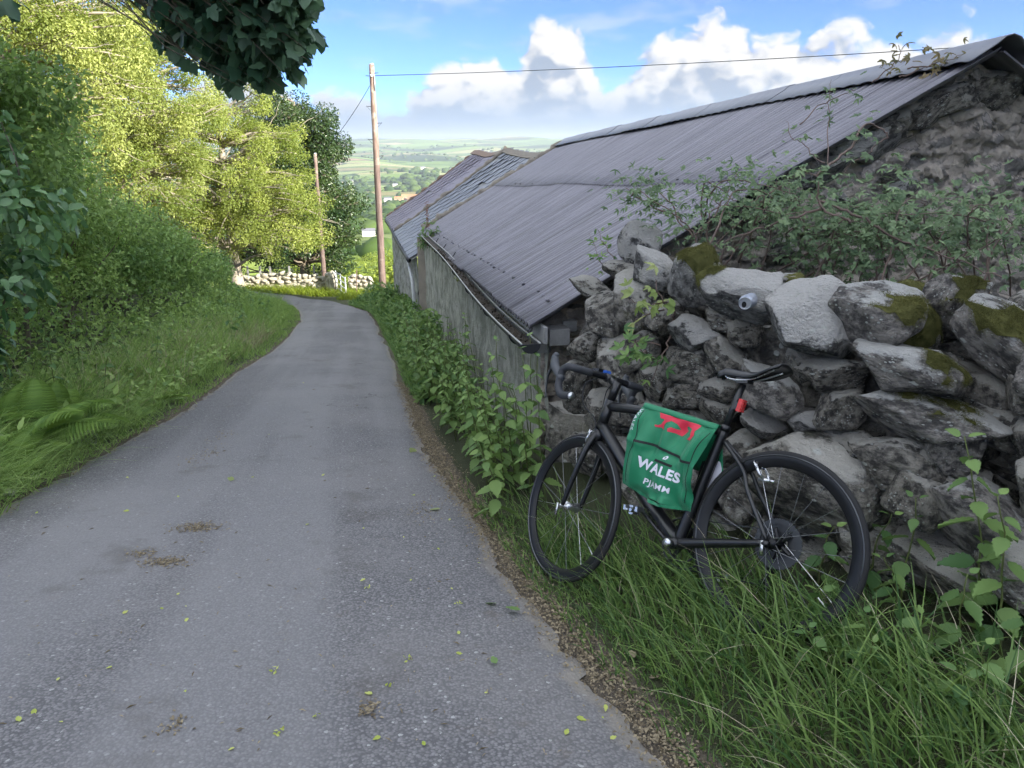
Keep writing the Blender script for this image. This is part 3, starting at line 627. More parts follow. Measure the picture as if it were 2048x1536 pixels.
# herbs further along the barns
parts = []; n = 15000; y = 7.5 + 22 * rng.random(n); f = rng.random(n); wallx = BC[0] + (y - BC[1]) * math.tan(BUILD_AZ) - .15; x0 = xr(y) + .12; x = x0 + (wallx - x0) * f; x = np.where(y > 24.5, x0 + f * 1.6, x)
hh = (.12 + .62 * sm(f, 0, .5)) * (.7 + .5 * np.sin(y * 1.9) * np.sin(y * .7 + 1)); z = gz(x, y) + hh * rng.random(n) ** .6 ; P = np.stack([x, y, z], 1)
parts.append(leaves(P, sph(n) + [-.3, -.2, 0], unit(sph(n) * .7 + [-.2, -.2, 1]), (.05 + .05 * rng.random(n)) * (1 + .02 * y), HERB))
P, e = strip_points(5000, 8, 29, .05, .7, 'R'); parts.append(blades(P, rng.uniform(.1, .35, len(P)), .011, .8, 3, None, (-.3, -.2)))
stuff('wayside_herbs', *cat3(parts), M_nettle, 'thick green herbs between the lane and the barn walls', 'undergrowth')
# long grass in front of the wheels
parts = []
def right_grass(n, y0, y1, e0, e1, h0, h1, w):
    P, e = strip_points(n, y0, y1, e0, e1, 'R'); wl = .806 * P[:, 0] + .592 * P[:, 1]; P = P[(wl < 2.30 + .30 * rng.random(len(P)) ** 3)]; k = len(P)
    return blades(P, rng.uniform(h0, h1, k) * (.45 + .55 * sm(P[:, 0] - xr(P[:, 1]), .15, .5)), w, .25 + .95 * rng.random(k), 4, np.clip(rng.normal(.42, .33, k), 0, 1), (-.75, -.15), .7)
parts.append(right_grass(2800, 1.0, 3.5, .2, .95, .10, .28, .0085)); parts.append(right_grass(1000, .9, 3.0, .3, 1.2, .18, .36, .0105)); parts.append(right_grass(2500, 3.3, 5.2, .28, .8, .12, .34, .0065)); parts.append(right_grass(2600, .9, 4.8, .05, .32, .06, .18, .006))
stuff('long_grass', *cat3(parts), M_grass, 'long leaning grass under the bicycle along the right verge', 'grass')
P, e = strip_points(260, .9, 4.5, .2, 1.1, 'R'); P = P[.806 * P[:, 0] + .592 * P[:, 1] < 2.4]; stuff('dry_straw', *blades(P, rng.uniform(.15, .42, len(P)), .004, .4 + .9 * rng.random(len(P)), 4), M_dry, 'pale dry straws among the long grass below the bicycle', 'dry grass')
# sunlit grass before the far wall
P = np.stack([rng.uniform(-12.5, -4.5, 9000), rng.uniform(30.3, 34.0, 9000), np.zeros(9000)], 1); P[:, 2] = gz(P[:, 0], P[:, 1]); keep = ~((P[:, 0] < -7.0) & (P[:, 1] < 32.2 + .0 * P[:, 0])) | (P[:, 1] > 32.4); P = P[keep]
stuff('sunlit_grass', *blades(P, rng.uniform(.15, .55, len(P)), .025, .6 + .6 * rng.random(len(P)), 3), M_sungrass, 'bright yellow green grass at the foot of the far stone wall', 'grass')

# ================================================================== the land beyond
def ico(sub=1):
    import bmesh
    bm = bmesh.new(); bmesh.ops.create_icosphere(bm, subdivisions=sub, radius=1); V = np.array([v.co for v in bm.verts]); F = np.array([[v.index for v in f.verts] for f in bm.faces]); bm.free(); return V, F
IV1, IF1 = ico(2); IV0, IF0 = ico(1)
def blobs(P, rad, tv, tf):
    n = len(P); s = rng.uniform(.75, 1.25, (n, len(tv), 1)); V = P[:, None] + tv[None] * s * rad[:, None, None] * np.array([1.15, 1.15, .85]); F = (tf[None] + (np.arange(n) * len(tv))[:, None, None]).reshape(-1, 3); return V.reshape(-1, 3), F, np.repeat(rng.random(n), len(tv))
def sector(n, r0, r1, a0, a1, powr=1.0):
    r = r0 * (r1 / r0) ** (rng.random(n) ** powr); a = np.radians(rng.uniform(a0, a1, n)); return r * np.sin(a), r * np.cos(a)
M_wood = leafmat('far woodland', (.022, .050, .014), (.075, .115, .030), .0, .9, spec=.1)
M_scrub = leafmat('sunny scrub', (.08, .13, .022), (.27, .33, .055), .3, .7)
x, y = sector(1400, 620, 1350, -24, 16); keep = vnoise(np.stack([x, y, 0 * x], 1), 1 / 260, 3, 2) > -.12; x, y = x[keep], y[keep]; P = np.stack([x, y, gz(x, y) + 4], 1)
x2, y2 = sector(2600, 1400, 6200, -24, 18, .9); cl = vnoise(np.stack([x2, y2, 0 * x2], 1), 1 / 330, 5, 3); k2 = cl > .12; x2, y2 = x2[k2], y2[k2]; P2 = np.stack([x2, y2, gz(x2, y2) + 3], 1)
x3, y3 = sector(110, 240, 640, -24, 14); k3 = vnoise(np.stack([x3, y3, 0 * x3], 1), 1 / 60, 8, 2) > .08; P3 = np.stack([x3[k3], y3[k3], gz(x3[k3], y3[k3]) + 2.5], 1)
stuff('distant_woodland', *cat3([blobs(P, rng.uniform(5, 10, len(P)), IV1, IF1), blobs(P2, rng.uniform(6, 13, len(P2)), IV0, IF0), blobs(P3, rng.uniform(2.5, 5, len(P3)), IV1, IF1)]), M_wood, 'dark woods and hedgerow trees scattered over the valley', 'woodland')
x, y = sector(120, 44, 190, -17, -3); C = np.stack([x, y, gz(x, y) + .7], 1); Rd = rng.uniform(.9, 2.2, len(C)) * (1 + C[:, 1] * .006)
V, F, T = clump_leaves(C, Rd, 46000, .34, LEAF, .55, .5, .5, .7); stuff('scrub', V, F, T, M_scrub, 'bright sunlit scrub on the slope below the far wall', 'scrub')
# wooded hillside behind the viewer on the right: it shades the lane
def wood_behind():
    C = []; Rd = []
    for y in np.arange(-20, 10.6, 2.6):
        for x in (17.0, 20.5, 24):
            z = float(gz(x, y)); top = 9.6 + rng.uniform(-1.3, 1.3) - .08 * max(0, y)
            n = 10; C.append(np.stack([rng.normal(x, 1.2, n), rng.normal(y, 1.3, n), rng.uniform(z + 1.0, top, n)], 1)); Rd.append(rng.uniform(1.3, 2.2, n))
    C = np.concatenate(C); Rd = np.concatenate(Rd); V, F, T = clump_leaves(C, Rd, 38000, .78, LEAF, .3)
    stuff('woodland', V, F, T, M_maple, 'dense trees on the hillside out of view to the right', 'woodland')
wood_behind()
# far farmhouses
M_white = flat('white render', (.72, .70, .66), .8, var=.1); M_slate_far = flat('far slate', (.16, .16, .18), .7); M_tile_far = flat('orange tile', (.50, .24, .12), .8); M_brick_far = flat('sandy brick', (.55, .36, .24), .8)
def house(px, py, r, w, mr, label, wall=None):
    d = ray(px, py); a = math.atan2(d[0], d[1]); x, y = r * math.sin(a), r * math.cos(a); z = float(gz(x, y)); root = empty('farmhouse', (x, y, z), label, 'house', 'far houses in the valley'); root.rotation_euler = (0, 0, rng.uniform(-.5, .5)); h = w * .42; dp = w * .5
    MB().box((0, 0, h / 2), (w, dp, h)).build('wall', wall or M_white, root)
    V = [[-w / 2 - .2, -dp / 2 - .3, h], [w / 2 + .2, -dp / 2 - .3, h], [w / 2 + .2, dp / 2 + .3, h], [-w / 2 - .2, dp / 2 + .3, h], [-w / 2 - .2, 0, h + dp * .45], [w / 2 + .2, 0, h + dp * .45]]
    obj('roof', mesh('roof', V, [[0, 1, 5, 4], [2, 3, 4, 5], [0, 4, 3], [1, 2, 5], [0, 3, 2, 1]], mr), root)
for px, py, r, w, mr, lb, wl in ((737, 457, 560, 9, M_slate_far, 'white house among trees left of the near pole, low in the valley', None), (775, 383, 1500, 14, M_slate_far, 'white cottage left of the orange roofed farm', None), (797, 383, 1500, 16, M_tile_far, 'long sandy barn in the orange roofed farm', M_brick_far),
        (812, 378, 1560, 18, M_tile_far, 'tallest orange roofed building of the valley farm', M_brick_far), (826, 380, 1540, 20, M_tile_far, 'orange roofed shed at the right of the valley farm', M_brick_far), (868, 366, 1750, 20, M_tile_far, 'orange roofed farm building beside the slate roof', M_brick_far),
        (790, 359, 2100, 13, M_slate_far, 'white house above the valley farm', None), (846, 333, 3200, 18, M_slate_far, 'small white farmhouse on the far slope', None), (905, 338, 3000, 18, M_slate_far, 'white farmhouse on the far slope above the slate roof', None), (700, 352, 2300, 16, M_slate_far, 'white farmhouse by the pale stubble field', None)): house(px, py, r, w, mr, lb, wl)
# ================================================================== stone
def make_stone_mat(name, dark, mid, pale, palek=.5, lich=.6, moss=.0):
    m, g = material(name); tc = g.new('ShaderNodeTexCoord').outputs['Object']; oi = g.new('ShaderNodeObjectInfo').outputs['Random']
    p = g.vmath('ADD', tc, g.new('ShaderNodeCombineXYZ', ins={0: g.math('MULTIPLY', oi, 37), 1: g.math('MULTIPLY', oi, 91), 2: g.math('MULTIPLY', oi, 13)}).outputs[0])
    n1 = g.noise(p, 1.7, 6, .62); n2 = g.noise(p, 6, 6, .68); n3 = g.noise(p, 26, 4, .7)
    c = g.mix(g.step(n2, .38, .62), c4(dark), c4(mid))
    nz = g.new('ShaderNodeSeparateXYZ', ins={0: g.new('ShaderNodeNewGeometry').outputs['Normal']}).outputs[2]
    # pale crust of lichen, which grows on the open upper faces of some stones
    crust = g.step(g.math('ADD', g.math('ADD', g.math('MULTIPLY', n1, 1.1), g.math('MULTIPLY', nz, .30)), g.math('MULTIPLY', n2, .35)), 1.02 - palek * .42, 1.10 - palek * .42)
    c = g.mix(g.math('MULTIPLY', crust, .92), c, g.mix(n3, c4([v * .72 for v in pale]), c4(pale)))
    v = g.voro(g.vmath('ADD', p, g.vmath('SCALE', g.noise(p, 12, 3, .6, out=1), scale=.12)), 4.2); spots = g.math('MULTIPLY', g.step(v, .20, .15), g.step(g.noise(p, 1.3, 2, .5), .50, .56))
    v2 = g.voro(p, 17); sp2 = g.math('MULTIPLY', g.step(v2, .30, .20), g.step(g.noise(p, 2.1, 3, .6), .47, .56))
    c = g.mix(g.math('MULTIPLY', g.math('MAXIMUM', spots, sp2), lich), c, (.58, .59, .55, 1))
    gr = g.step(g.noise(p, 3.1, 4, .6), .60, .72); c = g.mix(g.math('MULTIPLY', gr, .35), c, (.15, .16, .07, 1))
    g.put(g.b.inputs['Base Color'], c); g.b.inputs['Roughness'].default_value = .92; g.b.inputs['Specular IOR Level'].default_value = .25
    h = g.math('ADD', g.math('ADD', g.math('MULTIPLY', n2, 1.0), g.math('MULTIPLY', n3, .5)), g.math('ADD', g.math('MULTIPLY', crust, .25), g.math('MULTIPLY', sp2, .2)))
    bump(g, h, 1.0, .06); return m
M_stone = make_stone_mat('dark fieldstone', (.075, .071, .066), (.40, .37, .32), (.64, .61, .55), .36, 1.0)
M_stonepale = make_stone_mat('pale crusted fieldstone', (.085, .083, .082), (.36, .35, .335), (.68, .655, .62), .78, .7)
M_stonelich = make_stone_mat('lichen spotted slab', (.085, .080, .077), (.39, .36, .325), (.62, .61, .58), .26, 1.0)
M_stonesun = make_stone_mat('pale limestone', (.28, .26, .20), (.52, .48, .38), (.66, .62, .52), .8, .5)
def stone_mesh(seed, name='stone', sub=4, cuts=13, amp=.08):
    r_ = np.random.default_rng(seed); V, F = ico(sub); V = V.copy()
    for _ in range(cuts):
        n = unit(r_.normal(size=3)); d = r_.uniform(.46, .82); k = np.maximum(0, V @ n - d); V -= k[:, None] * n * .92
    V *= 1 + amp * vnoise(V, 1.3, seed, 3)[:, None] + .035 * vnoise(V, 4.5, seed + 50, 3)[:, None]
    lo, hi = V.min(0), V.max(0); V = (V - (lo + hi) / 2) / (hi - lo)            # unit box
    return V, F
_SB = [stone_mesh(i, cuts=13 if i % 2 else 7, amp=.08 if i % 2 else .14) for i in range(14)]
STONES = {m.name: [mesh('stone', v, f, m, True) for v, f in _SB] for m in (M_stone, M_stonepale, M_stonelich)}
_SB2 = [stone_mesh(i + 40, sub=2, cuts=8) for i in range(8)]
STONES['sun'] = [mesh('stone', v, f, M_stonesun, True) for v, f in _SB2]
STONES['small'] = [mesh('stone', v, f, M_stone, True) for v, f in _SB2]
def basis(X, Y, Z): return np.stack([X, Y, Z], 1)
def put(me, name, parent, c, Bm, size, roll=0.0, origin=(0, 0, 0)):
    """place unit-box mesh: columns of Bm are world axes, size along them; roll about the second axis"""
    cr, sr = math.cos(roll), math.sin(roll); Rr = np.array([[cr, 0, sr], [0, 1, 0], [-sr, 0, cr]]); M = np.eye(4); M[:3, :3] = Bm @ Rr @ np.diag(size); M[:3, 3] = np.asarray(c) - np.asarray(origin)
    return obj(name, me, parent, Matrix(M.tolist()))

# ================================================================== barn with corrugated roof
def Bp(t, s, z):
    t, s, z = np.broadcast_arrays(np.asarray(t, float), s, z); return np.stack([BC[0] + BD[0] * t + BN[0] * s, BC[1] + BD[1] * t + BN[1] * s, z], -1)
def st_of(px, py, s=None, t=None):
    r = ray(px, py); k = (BN @ BC + s) / (BN @ r[:2]) if s is not None else (BD @ BC + t) / (BD @ r[:2]); p = CAMP + r * k; return (p[:2] - BC) @ BD, (p[:2] - BC) @ BN, p[2]
SRIDGE = 2.9; TEND = 10.66
def roof_z(t, s):
    a = .392 - .054 * t; b = 1.99 - .0457 * t; return a + (b - a) * s / SRIDGE
BDv, BNv = np.array([*BD, 0]), np.array([*BN, 0]); UPv = np.array([0, 0, 1.0])
def bt_coords(g):
    p = g.new('ShaderNodeNewGeometry').outputs['Position']
    return p, g.vmath('DOT_PRODUCT', p, tuple(BDv)), g.vmath('DOT_PRODUCT', p, tuple(BNv))
def make_sheet_mat():
    m, g = material('weathered corrugated sheet'); p, t, s = bt_coords(g)
    st = g.new('ShaderNodeCombineXYZ', ins={0: g.math('MULTIPLY', t, 6.0), 1: g.math('MULTIPLY', s, .55)}).outputs[0]
    n1 = g.noise(st, 1.2, 5, .6); n2 = g.noise(p, 9, 6, .7); n3 = g.noise(p, 60, 3, .7); n4 = g.noise(st, 5, 4, .6)
    c = g.mix(g.step(n1, .3, .7), (.150, .142, .165, 1), (.240, .230, .262, 1))
    c = g.mix(g.math('MULTIPLY', g.step(n4, .55, .72), .5), c, (.29, .28, .29, 1))
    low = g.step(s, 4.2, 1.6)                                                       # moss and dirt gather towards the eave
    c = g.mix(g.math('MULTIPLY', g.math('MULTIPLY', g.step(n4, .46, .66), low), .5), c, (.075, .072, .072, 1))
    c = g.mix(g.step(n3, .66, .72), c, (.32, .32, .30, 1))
    rib = g.math('SINE', g.math('MULTIPLY', g.math('SUBTRACT', t, float(BC @ BD)), 2 * math.pi / .092))      # trough shade put into the colour so the ribs read
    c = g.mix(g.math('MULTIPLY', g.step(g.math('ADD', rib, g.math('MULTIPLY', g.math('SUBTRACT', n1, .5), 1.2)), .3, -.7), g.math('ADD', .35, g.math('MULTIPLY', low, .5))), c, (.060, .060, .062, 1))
    oi = g.new('ShaderNodeObjectInfo').outputs['Random']; c = g.mix(g.math('MULTIPLY', oi, .25), c, (.19, .18, .20, 1))
    g.put(g.b.inputs['Base Color'], c); g.b.inputs['Roughness'].default_value = .5; g.b.inputs['Specular IOR Level'].default_value = .5; bump(g, g.math('ADD', n2, n3), .35, .015); return m
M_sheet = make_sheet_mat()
def make_render_mat(name, a, b, stain, cells=False):
    m, g = material(name); p = g.new('ShaderNodeNewGeometry').outputs['Position']; sp = g.new('ShaderNodeSeparateXYZ', ins={0: p})
    st = g.new('ShaderNodeCombineXYZ', ins={0: sp.outputs[0], 1: sp.outputs[1], 2: g.math('MULTIPLY', sp.outputs[2], .75)}).outputs[0]
    n1 = g.noise(st, 4.5, 6, .65); n2 = g.noise(p, 14, 6, .7); n3 = g.noise(p, 55, 4, .7); n4 = g.noise(st, 13, 4, .6)
    c = g.mix(g.step(n1, .35, .66), c4(a), c4(b)); c = g.mix(g.math('MULTIPLY', g.step(n4, .52, .68), .6), c, c4(stain)); c = g.mix(g.math('MULTIPLY', g.step(n2, .58, .7), .4), c, (.10, .11, .06, 1)); c = g.mix(g.step(n3, .68, .74), c, (.42, .41, .37, 1))
    if cells: t_ = g.new('ShaderNodeAttribute', attribute_name='tint').outputs['Fac']; c = g.mix(.72, c, g.ramp(t_, [(0, (.66, .57, .48)), (.35, (.52, .45, .39)), (.6, (.24, .215, .19)), (.85, (.13, .125, .125)), (1, (.56, .49, .45))]))
    g.put(g.b.inputs['Base Color'], c); g.b.inputs['Roughness'].default_value = .95; g.b.inputs['Specular IOR Level'].default_value = .2; bump(g, g.math('ADD', n2, n3), .9, .03); return m
M_render = make_render_mat('old grey render', (.28, .285, .245), (.54, .535, .48), (.19, .195, .15)); M_lime = make_render_mat('flaking lime render', (.24, .24, .22), (.52, .52, .50), (.14, .14, .12))
M_rubble = make_render_mat('crumbling rubble mortar', (.27, .25, .22), (.60, .56, .51), (.17, .16, .15), True)
M_timber = flat('grey weathered timber', (.26, .26, .26), .85, var=.3, scale=45, bmp=.15); M_iron = flat('black gutter iron', (.035, .036, .04), .5, .3, .3); M_ironedge = flat('worn pale gutter lip', (.42, .42, .40), .6, .2, .25)
M_debris = flat('gutter silt', (.055, .045, .034), .95, var=.6, scale=40, bmp=1); M_ridge = flat('ridge sheet', (.22, .225, .25), .5, .1, .25, 8)
def solid(o, th, off=-1):
    md = o.modifiers.new('thickness', 'SOLIDIFY'); md.thickness = th; md.offset = off; return o

barn_o = Bp(0, 0, -1.0)
barn = empty('barn', barn_o, 'low stone barn with corrugated roof sloping towards the lane', 'barn')
def bobj(name, V, F, m, parent=None, smooth=False, root=None, ro=None, tint=None): return obj(name, mesh(name, np.asarray(V) - (barn_o if ro is None else ro), F, m, smooth, tint), parent or root or barn)
# sheets
NCOL = 15; TW = (TEND + .16) / NCOL; PITCH_C = .092
for row, (s0, s1, lift) in enumerate(((-.09, 1.50, 0.0), (1.42, 2.88, .012))):
    for c in range(NCOL):
        t0 = -.16 + c * TW; n = int(TW / PITCH_C * 7) + 1; tt = np.linspace(t0, t0 + TW + .03, n); ss = np.linspace(s0 + rng.normal(0, .010), s1, 6); Tm, Sm = np.meshgrid(tt, ss, indexing='ij')
        Zm = roof_z(Tm, Sm) + lift + .018 * np.sin(2 * np.pi * Tm / PITCH_C) + rng.normal(0, .0015) + .012 * np.sin(Tm * 1.1 + 2) * np.sin(Sm * 1.6) + (.002 if c % 2 else 0)
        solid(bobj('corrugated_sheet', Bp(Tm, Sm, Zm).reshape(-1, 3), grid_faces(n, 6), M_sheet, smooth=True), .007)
# hidden side of the roof and ridge pieces
Tm, Sm = np.meshgrid(np.linspace(-.16, TEND, 60), np.linspace(SRIDGE, 2 * SRIDGE, 4), indexing='ij'); solid(bobj('roof_back', Bp(Tm, Sm, roof_z(Tm, 2 * SRIDGE - Sm) - .01 + .01 * np.sin(Tm * 9)).reshape(-1, 3), grid_faces(60, 4), M_sheet), .01)
for c in range(13):
    t0 = -.22 + c * .84; tt = np.linspace(t0, t0 + .86, 36); so = np.array([-.26, -.10, -.05, 0, .05, .10, .26]); zo = np.array([-.118, -.012, .028, .042, .028, -.012, -.118]); Tm, Sm = np.meshgrid(tt, so, indexing='ij'); j = rng.normal(0, .002)
    Zm = roof_z(Tm, SRIDGE) + zo[None] + .028 + j + .003 * (c % 2) + .011 * np.abs(np.sin(Tm * 2 * np.pi / PITCH_C / 4)) * (np.abs(Sm) > .2)
    solid(bobj('ridge_piece', Bp(Tm, SRIDGE + Sm, Zm).reshape(-1, 3), grid_faces(36, 7), M_ridge, smooth=True), .007)
mb = MB(); IVb, IFb = ico(1)
for sb in (.10, 1.48):
    for t in np.arange(.1, TEND, .228):
        mb.add(Bp(t + rng.normal(0, .01), sb + rng.normal(0, .012), 0) * [1, 1, 0] + [0, 0, float(roof_z(t, sb)) + .024] + IVb * [.016, .016, .012] - barn_o, IFb)
tag(mb.build('roof_bolts', M_sheet, barn, True), kind='stuff')
# walls
def wall_sheet(name, P0, P1, ztop, zbot, nrm, m, amp, nu, nv, root, ro, scale=3.0):
    u = np.linspace(0, 1, nu); v = np.linspace(0, 1, nv); U, Vv = np.meshgrid(u, v, indexing='ij'); base = P0[None, None] * (1 - U[..., None]) + P1[None, None] * U[..., None]
    zt = ztop(U); zb = zbot(U); Z = zb * (1 - Vv) + zt * Vv; Q = np.stack([base[..., 0], base[..., 1], Z], -1).reshape(-1, 3)
    d = vnoise(Q, scale, 4, 4) * amp + vnoise(Q, scale * 4, 9, 3) * amp * .35; Q = Q + d[:, None] * nrm
    return obj(name, mesh(name, Q - ro, grid_faces(nu, nv), m, True), root)
p0, p1 = Bp(-.06, .05, 0), Bp(TEND, .05, 0)
wall_sheet('wall', p0, p1, lambda U: .392 - .054 * (-.06 + U * 10.72) - .07, lambda U: -1.1 - 2.0 * U, -BNv, M_render, .035, 150, 30, barn, barn_o)
# gable towards the viewer
NGU, NGV = 420, 160
U, Vv = np.meshgrid(np.concatenate([np.linspace(.02, 3.4, 370), np.linspace(3.45, 5.6, 50)]), np.linspace(0, 1, NGV), indexing='ij'); top = np.where(U < SRIDGE, roof_z(.0, U), roof_z(.0, 2 * SRIDGE - U)) - .045; Z = -.6 + (top + .6) * Vv
def rubble(a, z, n, seed, sx=1.0, sz=1.9):
    """relief of a rubble face: rounded lumps between recessed mortar; returns height and a value per lump"""
    r_ = np.random.default_rng(seed); S = np.stack([r_.uniform(a.min(), a.max(), n) * sx, r_.uniform(z.min(), z.max(), n) * sz], 1); q = np.stack([a.ravel() * sx, z.ravel() * sz], 1); q = q + .05 * np.stack([vnoise(np.c_[q * 1.0, 0 * q[:, :1]], 7, 1, 2), vnoise(np.c_[q, 0 * q[:, :1]], 7, 2, 2)], 1)
    i1 = np.zeros(len(q), int); d1 = np.full(len(q), 9.0); d2 = np.full(len(q), 9.0)
    for i in range(n): d = np.hypot(q[:, 0] - S[i, 0], q[:, 1] - S[i, 1]); nw = d < d1; d2 = np.where(nw, d1, np.minimum(d2, d)); i1 = np.where(nw, i, i1); d1 = np.where(nw, d, d1)
    v = r_.random(n)[i1]; dp = r_.random(n)[i1]; return (.012 + .040 * dp) * sm(d2 - d1, .0, .022) * (dp > .2), np.where(d2 - d1 > .02, v, .15)
hgt, val = rubble(U, Z, 1300, 5); Q = Bp(.06, U, Z).reshape(-1, 3); d = hgt + vnoise(Q, 7, 2, 4) * .020 + vnoise(Q, 26, 6, 3) * .016
bobj('gable_wall', Q - d[:, None] * BDv, grid_faces(NGU, NGV)[:, ::-1], M_rubble, smooth=True, tint=val)
for i in range(36):                                         # larger stones that stand out of the rubble gable
    s_ = rng.uniform(.55, 3.2); zt = float(roof_z(0, min(s_, 2 * SRIDGE - s_))) - .13; big = i < 15; z_ = zt - (.06 * rng.random() if big else .2 + rng.random() ** 1.3 * 1.0); w = rng.uniform(.30, .52) if big else rng.uniform(.12, .30)
    put(STONES['dark fieldstone' if rng.random() < .7 else 'pale crusted fieldstone'][rng.integers(14)], 'stone', barn, Bp(.045 if not big else .06, s_, z_), basis(BNv, BDv, UPv), (w, .16 if not big else .26, w * rng.uniform(.42, .75)), rng.normal(-.45 if big else 0, .10), barn_o)
# timbers at the eave corner
Rb = basis(BDv, BNv, UPv)
for t, s_, z, d in ((.02, .10, .27, (.30, .13, .10)), (.16, .02, .19, (.36, .10, .09)), (.25, .2, .31, (.5, .09, .07))): MB().box(Bp(t, s_, z) - barn_o, d, Rb).build('timber', M_timber, barn)
MB().box(Bp(5.2, -.015, .02) - barn_o, (10.9, .022, .10), basis(unit(np.array([*BD, -.054])), BNv, unit(np.cross(unit(np.array([*BD, -.054])), BNv)) * -1)).build('fascia', M_timber, barn)
# gutter: half round channel with brackets, silt and an end cap
g0 = st_of(1058, 690, s=-.115); g1 = st_of(850, 474, s=-.115); NG = 46; tt = np.linspace(g0[0] - .06, g1[0], NG); u = np.linspace(0, 1, NG); zz = g0[2] + .02 + (g1[2] - g0[2]) * u - .05 * np.sin(np.pi * u * 2.2) * (1 - u); th = np.linspace(np.pi, 2 * np.pi, 11); RG = .058
gut = []
for i in range(NG): gut.append(Bp(tt[i], -.115 + RG * np.cos(th), zz[i] + RG * np.sin(th)))
gt = solid(bobj('gutter', np.concatenate(gut), grid_faces(NG, 11), M_iron, smooth=True), .005, 0)
for sg in (-1, 1): MB().tube(Bp(tt, -.115 + sg * RG, zz + .003) - barn_o, .0055, 6).build('gutter_lip', M_ironedge, gt)
cap = Bp(tt[0], -.115 + RG * np.cos(th), zz[0] + RG * np.sin(th)); solid(bobj('end_cap', cap, [list(range(11))], M_iron, parent=gt), .006, 0)
mb = MB(); k = 500
for i in range(NG - 1):
    a = Bp(tt[i], -.115, zz[i]) - barn_o; b = Bp(tt[i + 1], -.115, zz[i + 1]) - barn_o
    mb.add(np.array([a - BNv * RG * .8 + UPv * -.022, a + BNv * RG * .8 + UPv * -.022, b + BNv * RG * .8 + UPv * -.022, b - BNv * RG * .8 + UPv * -.022]), np.array([[0, 1, 2, 3]]))
ti = rng.uniform(tt[0], tt[-1] * .7, k); ui = np.interp(ti, tt, zz); P = Bp(ti, -.115 + rng.uniform(-.04, .04, k), ui - .018) - barn_o; v, f, tn = leaves(P, sph(k), unit(sph(k) * .6 + UPv), .02 + .025 * rng.random(k)); mb.add(v, f)
tag(mb.build('silt', M_debris, gt), kind='stuff')
for t in np.linspace(tt[2], tt[-2], 8):
    z = float(np.interp(t, tt, zz)); P = Bp(t, -.115 + (RG + .006) * np.cos(th), z + (RG + .006) * np.sin(th)) - barn_o; mb = MB(); mb.tube(P, .007, 5); mb.tube([P[-1], P[-1] + BNv * .04 + UPv * .06], .006, 5); mb.build('bracket', M_iron, gt)

# ================================================================== slate roofed outbuilding
so = Bp(11, 0, -2.4); slate_b = empty('slate_barn', so, 'older barn with sagging slate roof beyond the corrugated roof', 'barn')
def s_e(t): return -.215 - .0217 * (t - 10.7)
def s_r(t): return 2.9 - .049 * (t - 10.7)
def z_r(t): return 1.34 - .010 * (t - 10.7) - .10 * np.exp(-((t - 13.2) / 1.6) ** 2) - .09 * np.exp(-((t - 18) / 1.3) ** 2) + .06 * np.exp(-((t - 16) / .5) ** 2)
def slate_pt(t, f, up=0.0):
    """f 0 at the eave, 1 at the ridge"""
    s = s_e(t) + (s_r(t) - s_e(t)) * f; z = -.72 + (z_r(t) + .72) * f - .05 * np.sin(np.pi * np.clip(f, 0, 1)); return Bp(t, s, z + up)
def make_slate_mat(name, a, b):
    m, g = material(name); tc = g.new('ShaderNodeTexCoord').outputs['Object']; oi = g.new('ShaderNodeObjectInfo').outputs['Random']; p = g.vmath('ADD', tc, g.new('ShaderNodeCombineXYZ', ins={0: g.math('MULTIPLY', oi, 50), 1: oi}).outputs[0]); n = g.noise(p, 3, 5, .65); n2 = g.noise(p, 14, 4, .7)
    c = g.mix(g.math('ADD', g.math('MULTIPLY', oi, .7), g.math('MULTIPLY', n, .3)), c4(a), c4(b)); c = g.mix(g.step(n2, .62, .72), c, (.26, .27, .24, 1)); g.put(g.b.inputs['Base Color'], c); g.b.inputs['Roughness'].default_value = .55; bump(g, n, .4, .02); return m
M_sl1 = make_slate_mat('blue grey slate', (.115, .125, .150), (.215, .225, .250)); M_sl2 = make_slate_mat('purple slate', (.125, .105, .135), (.21, .18, .21))
def slate_var(seed, m):
    r_ = np.random.default_rng(seed); x0, x1 = -.5, .5; V = []
    for zz_ in (0, 1): V += [[x0, -.5 + r_.uniform(-.03, .03), zz_], [r_.uniform(-.1, .1), -.5 + r_.uniform(-.03, .03), zz_], [x1, -.5 + r_.uniform(-.03, .03), zz_], [x1, .5, zz_], [x0, .5, zz_]]
    F = [[5, 6, 7, 8, 9], [4, 3, 2, 1, 0]] + [[i, (i + 1) % 5, 5 + (i + 1) % 5, 5 + i] for i in range(5)]; return mesh('slate', V, F, m)
SLM = {0: [slate_var(i, M_sl1) for i in range(5)], 1: [slate_var(i + 9, M_sl2) for i in range(5)]}
NC = 13
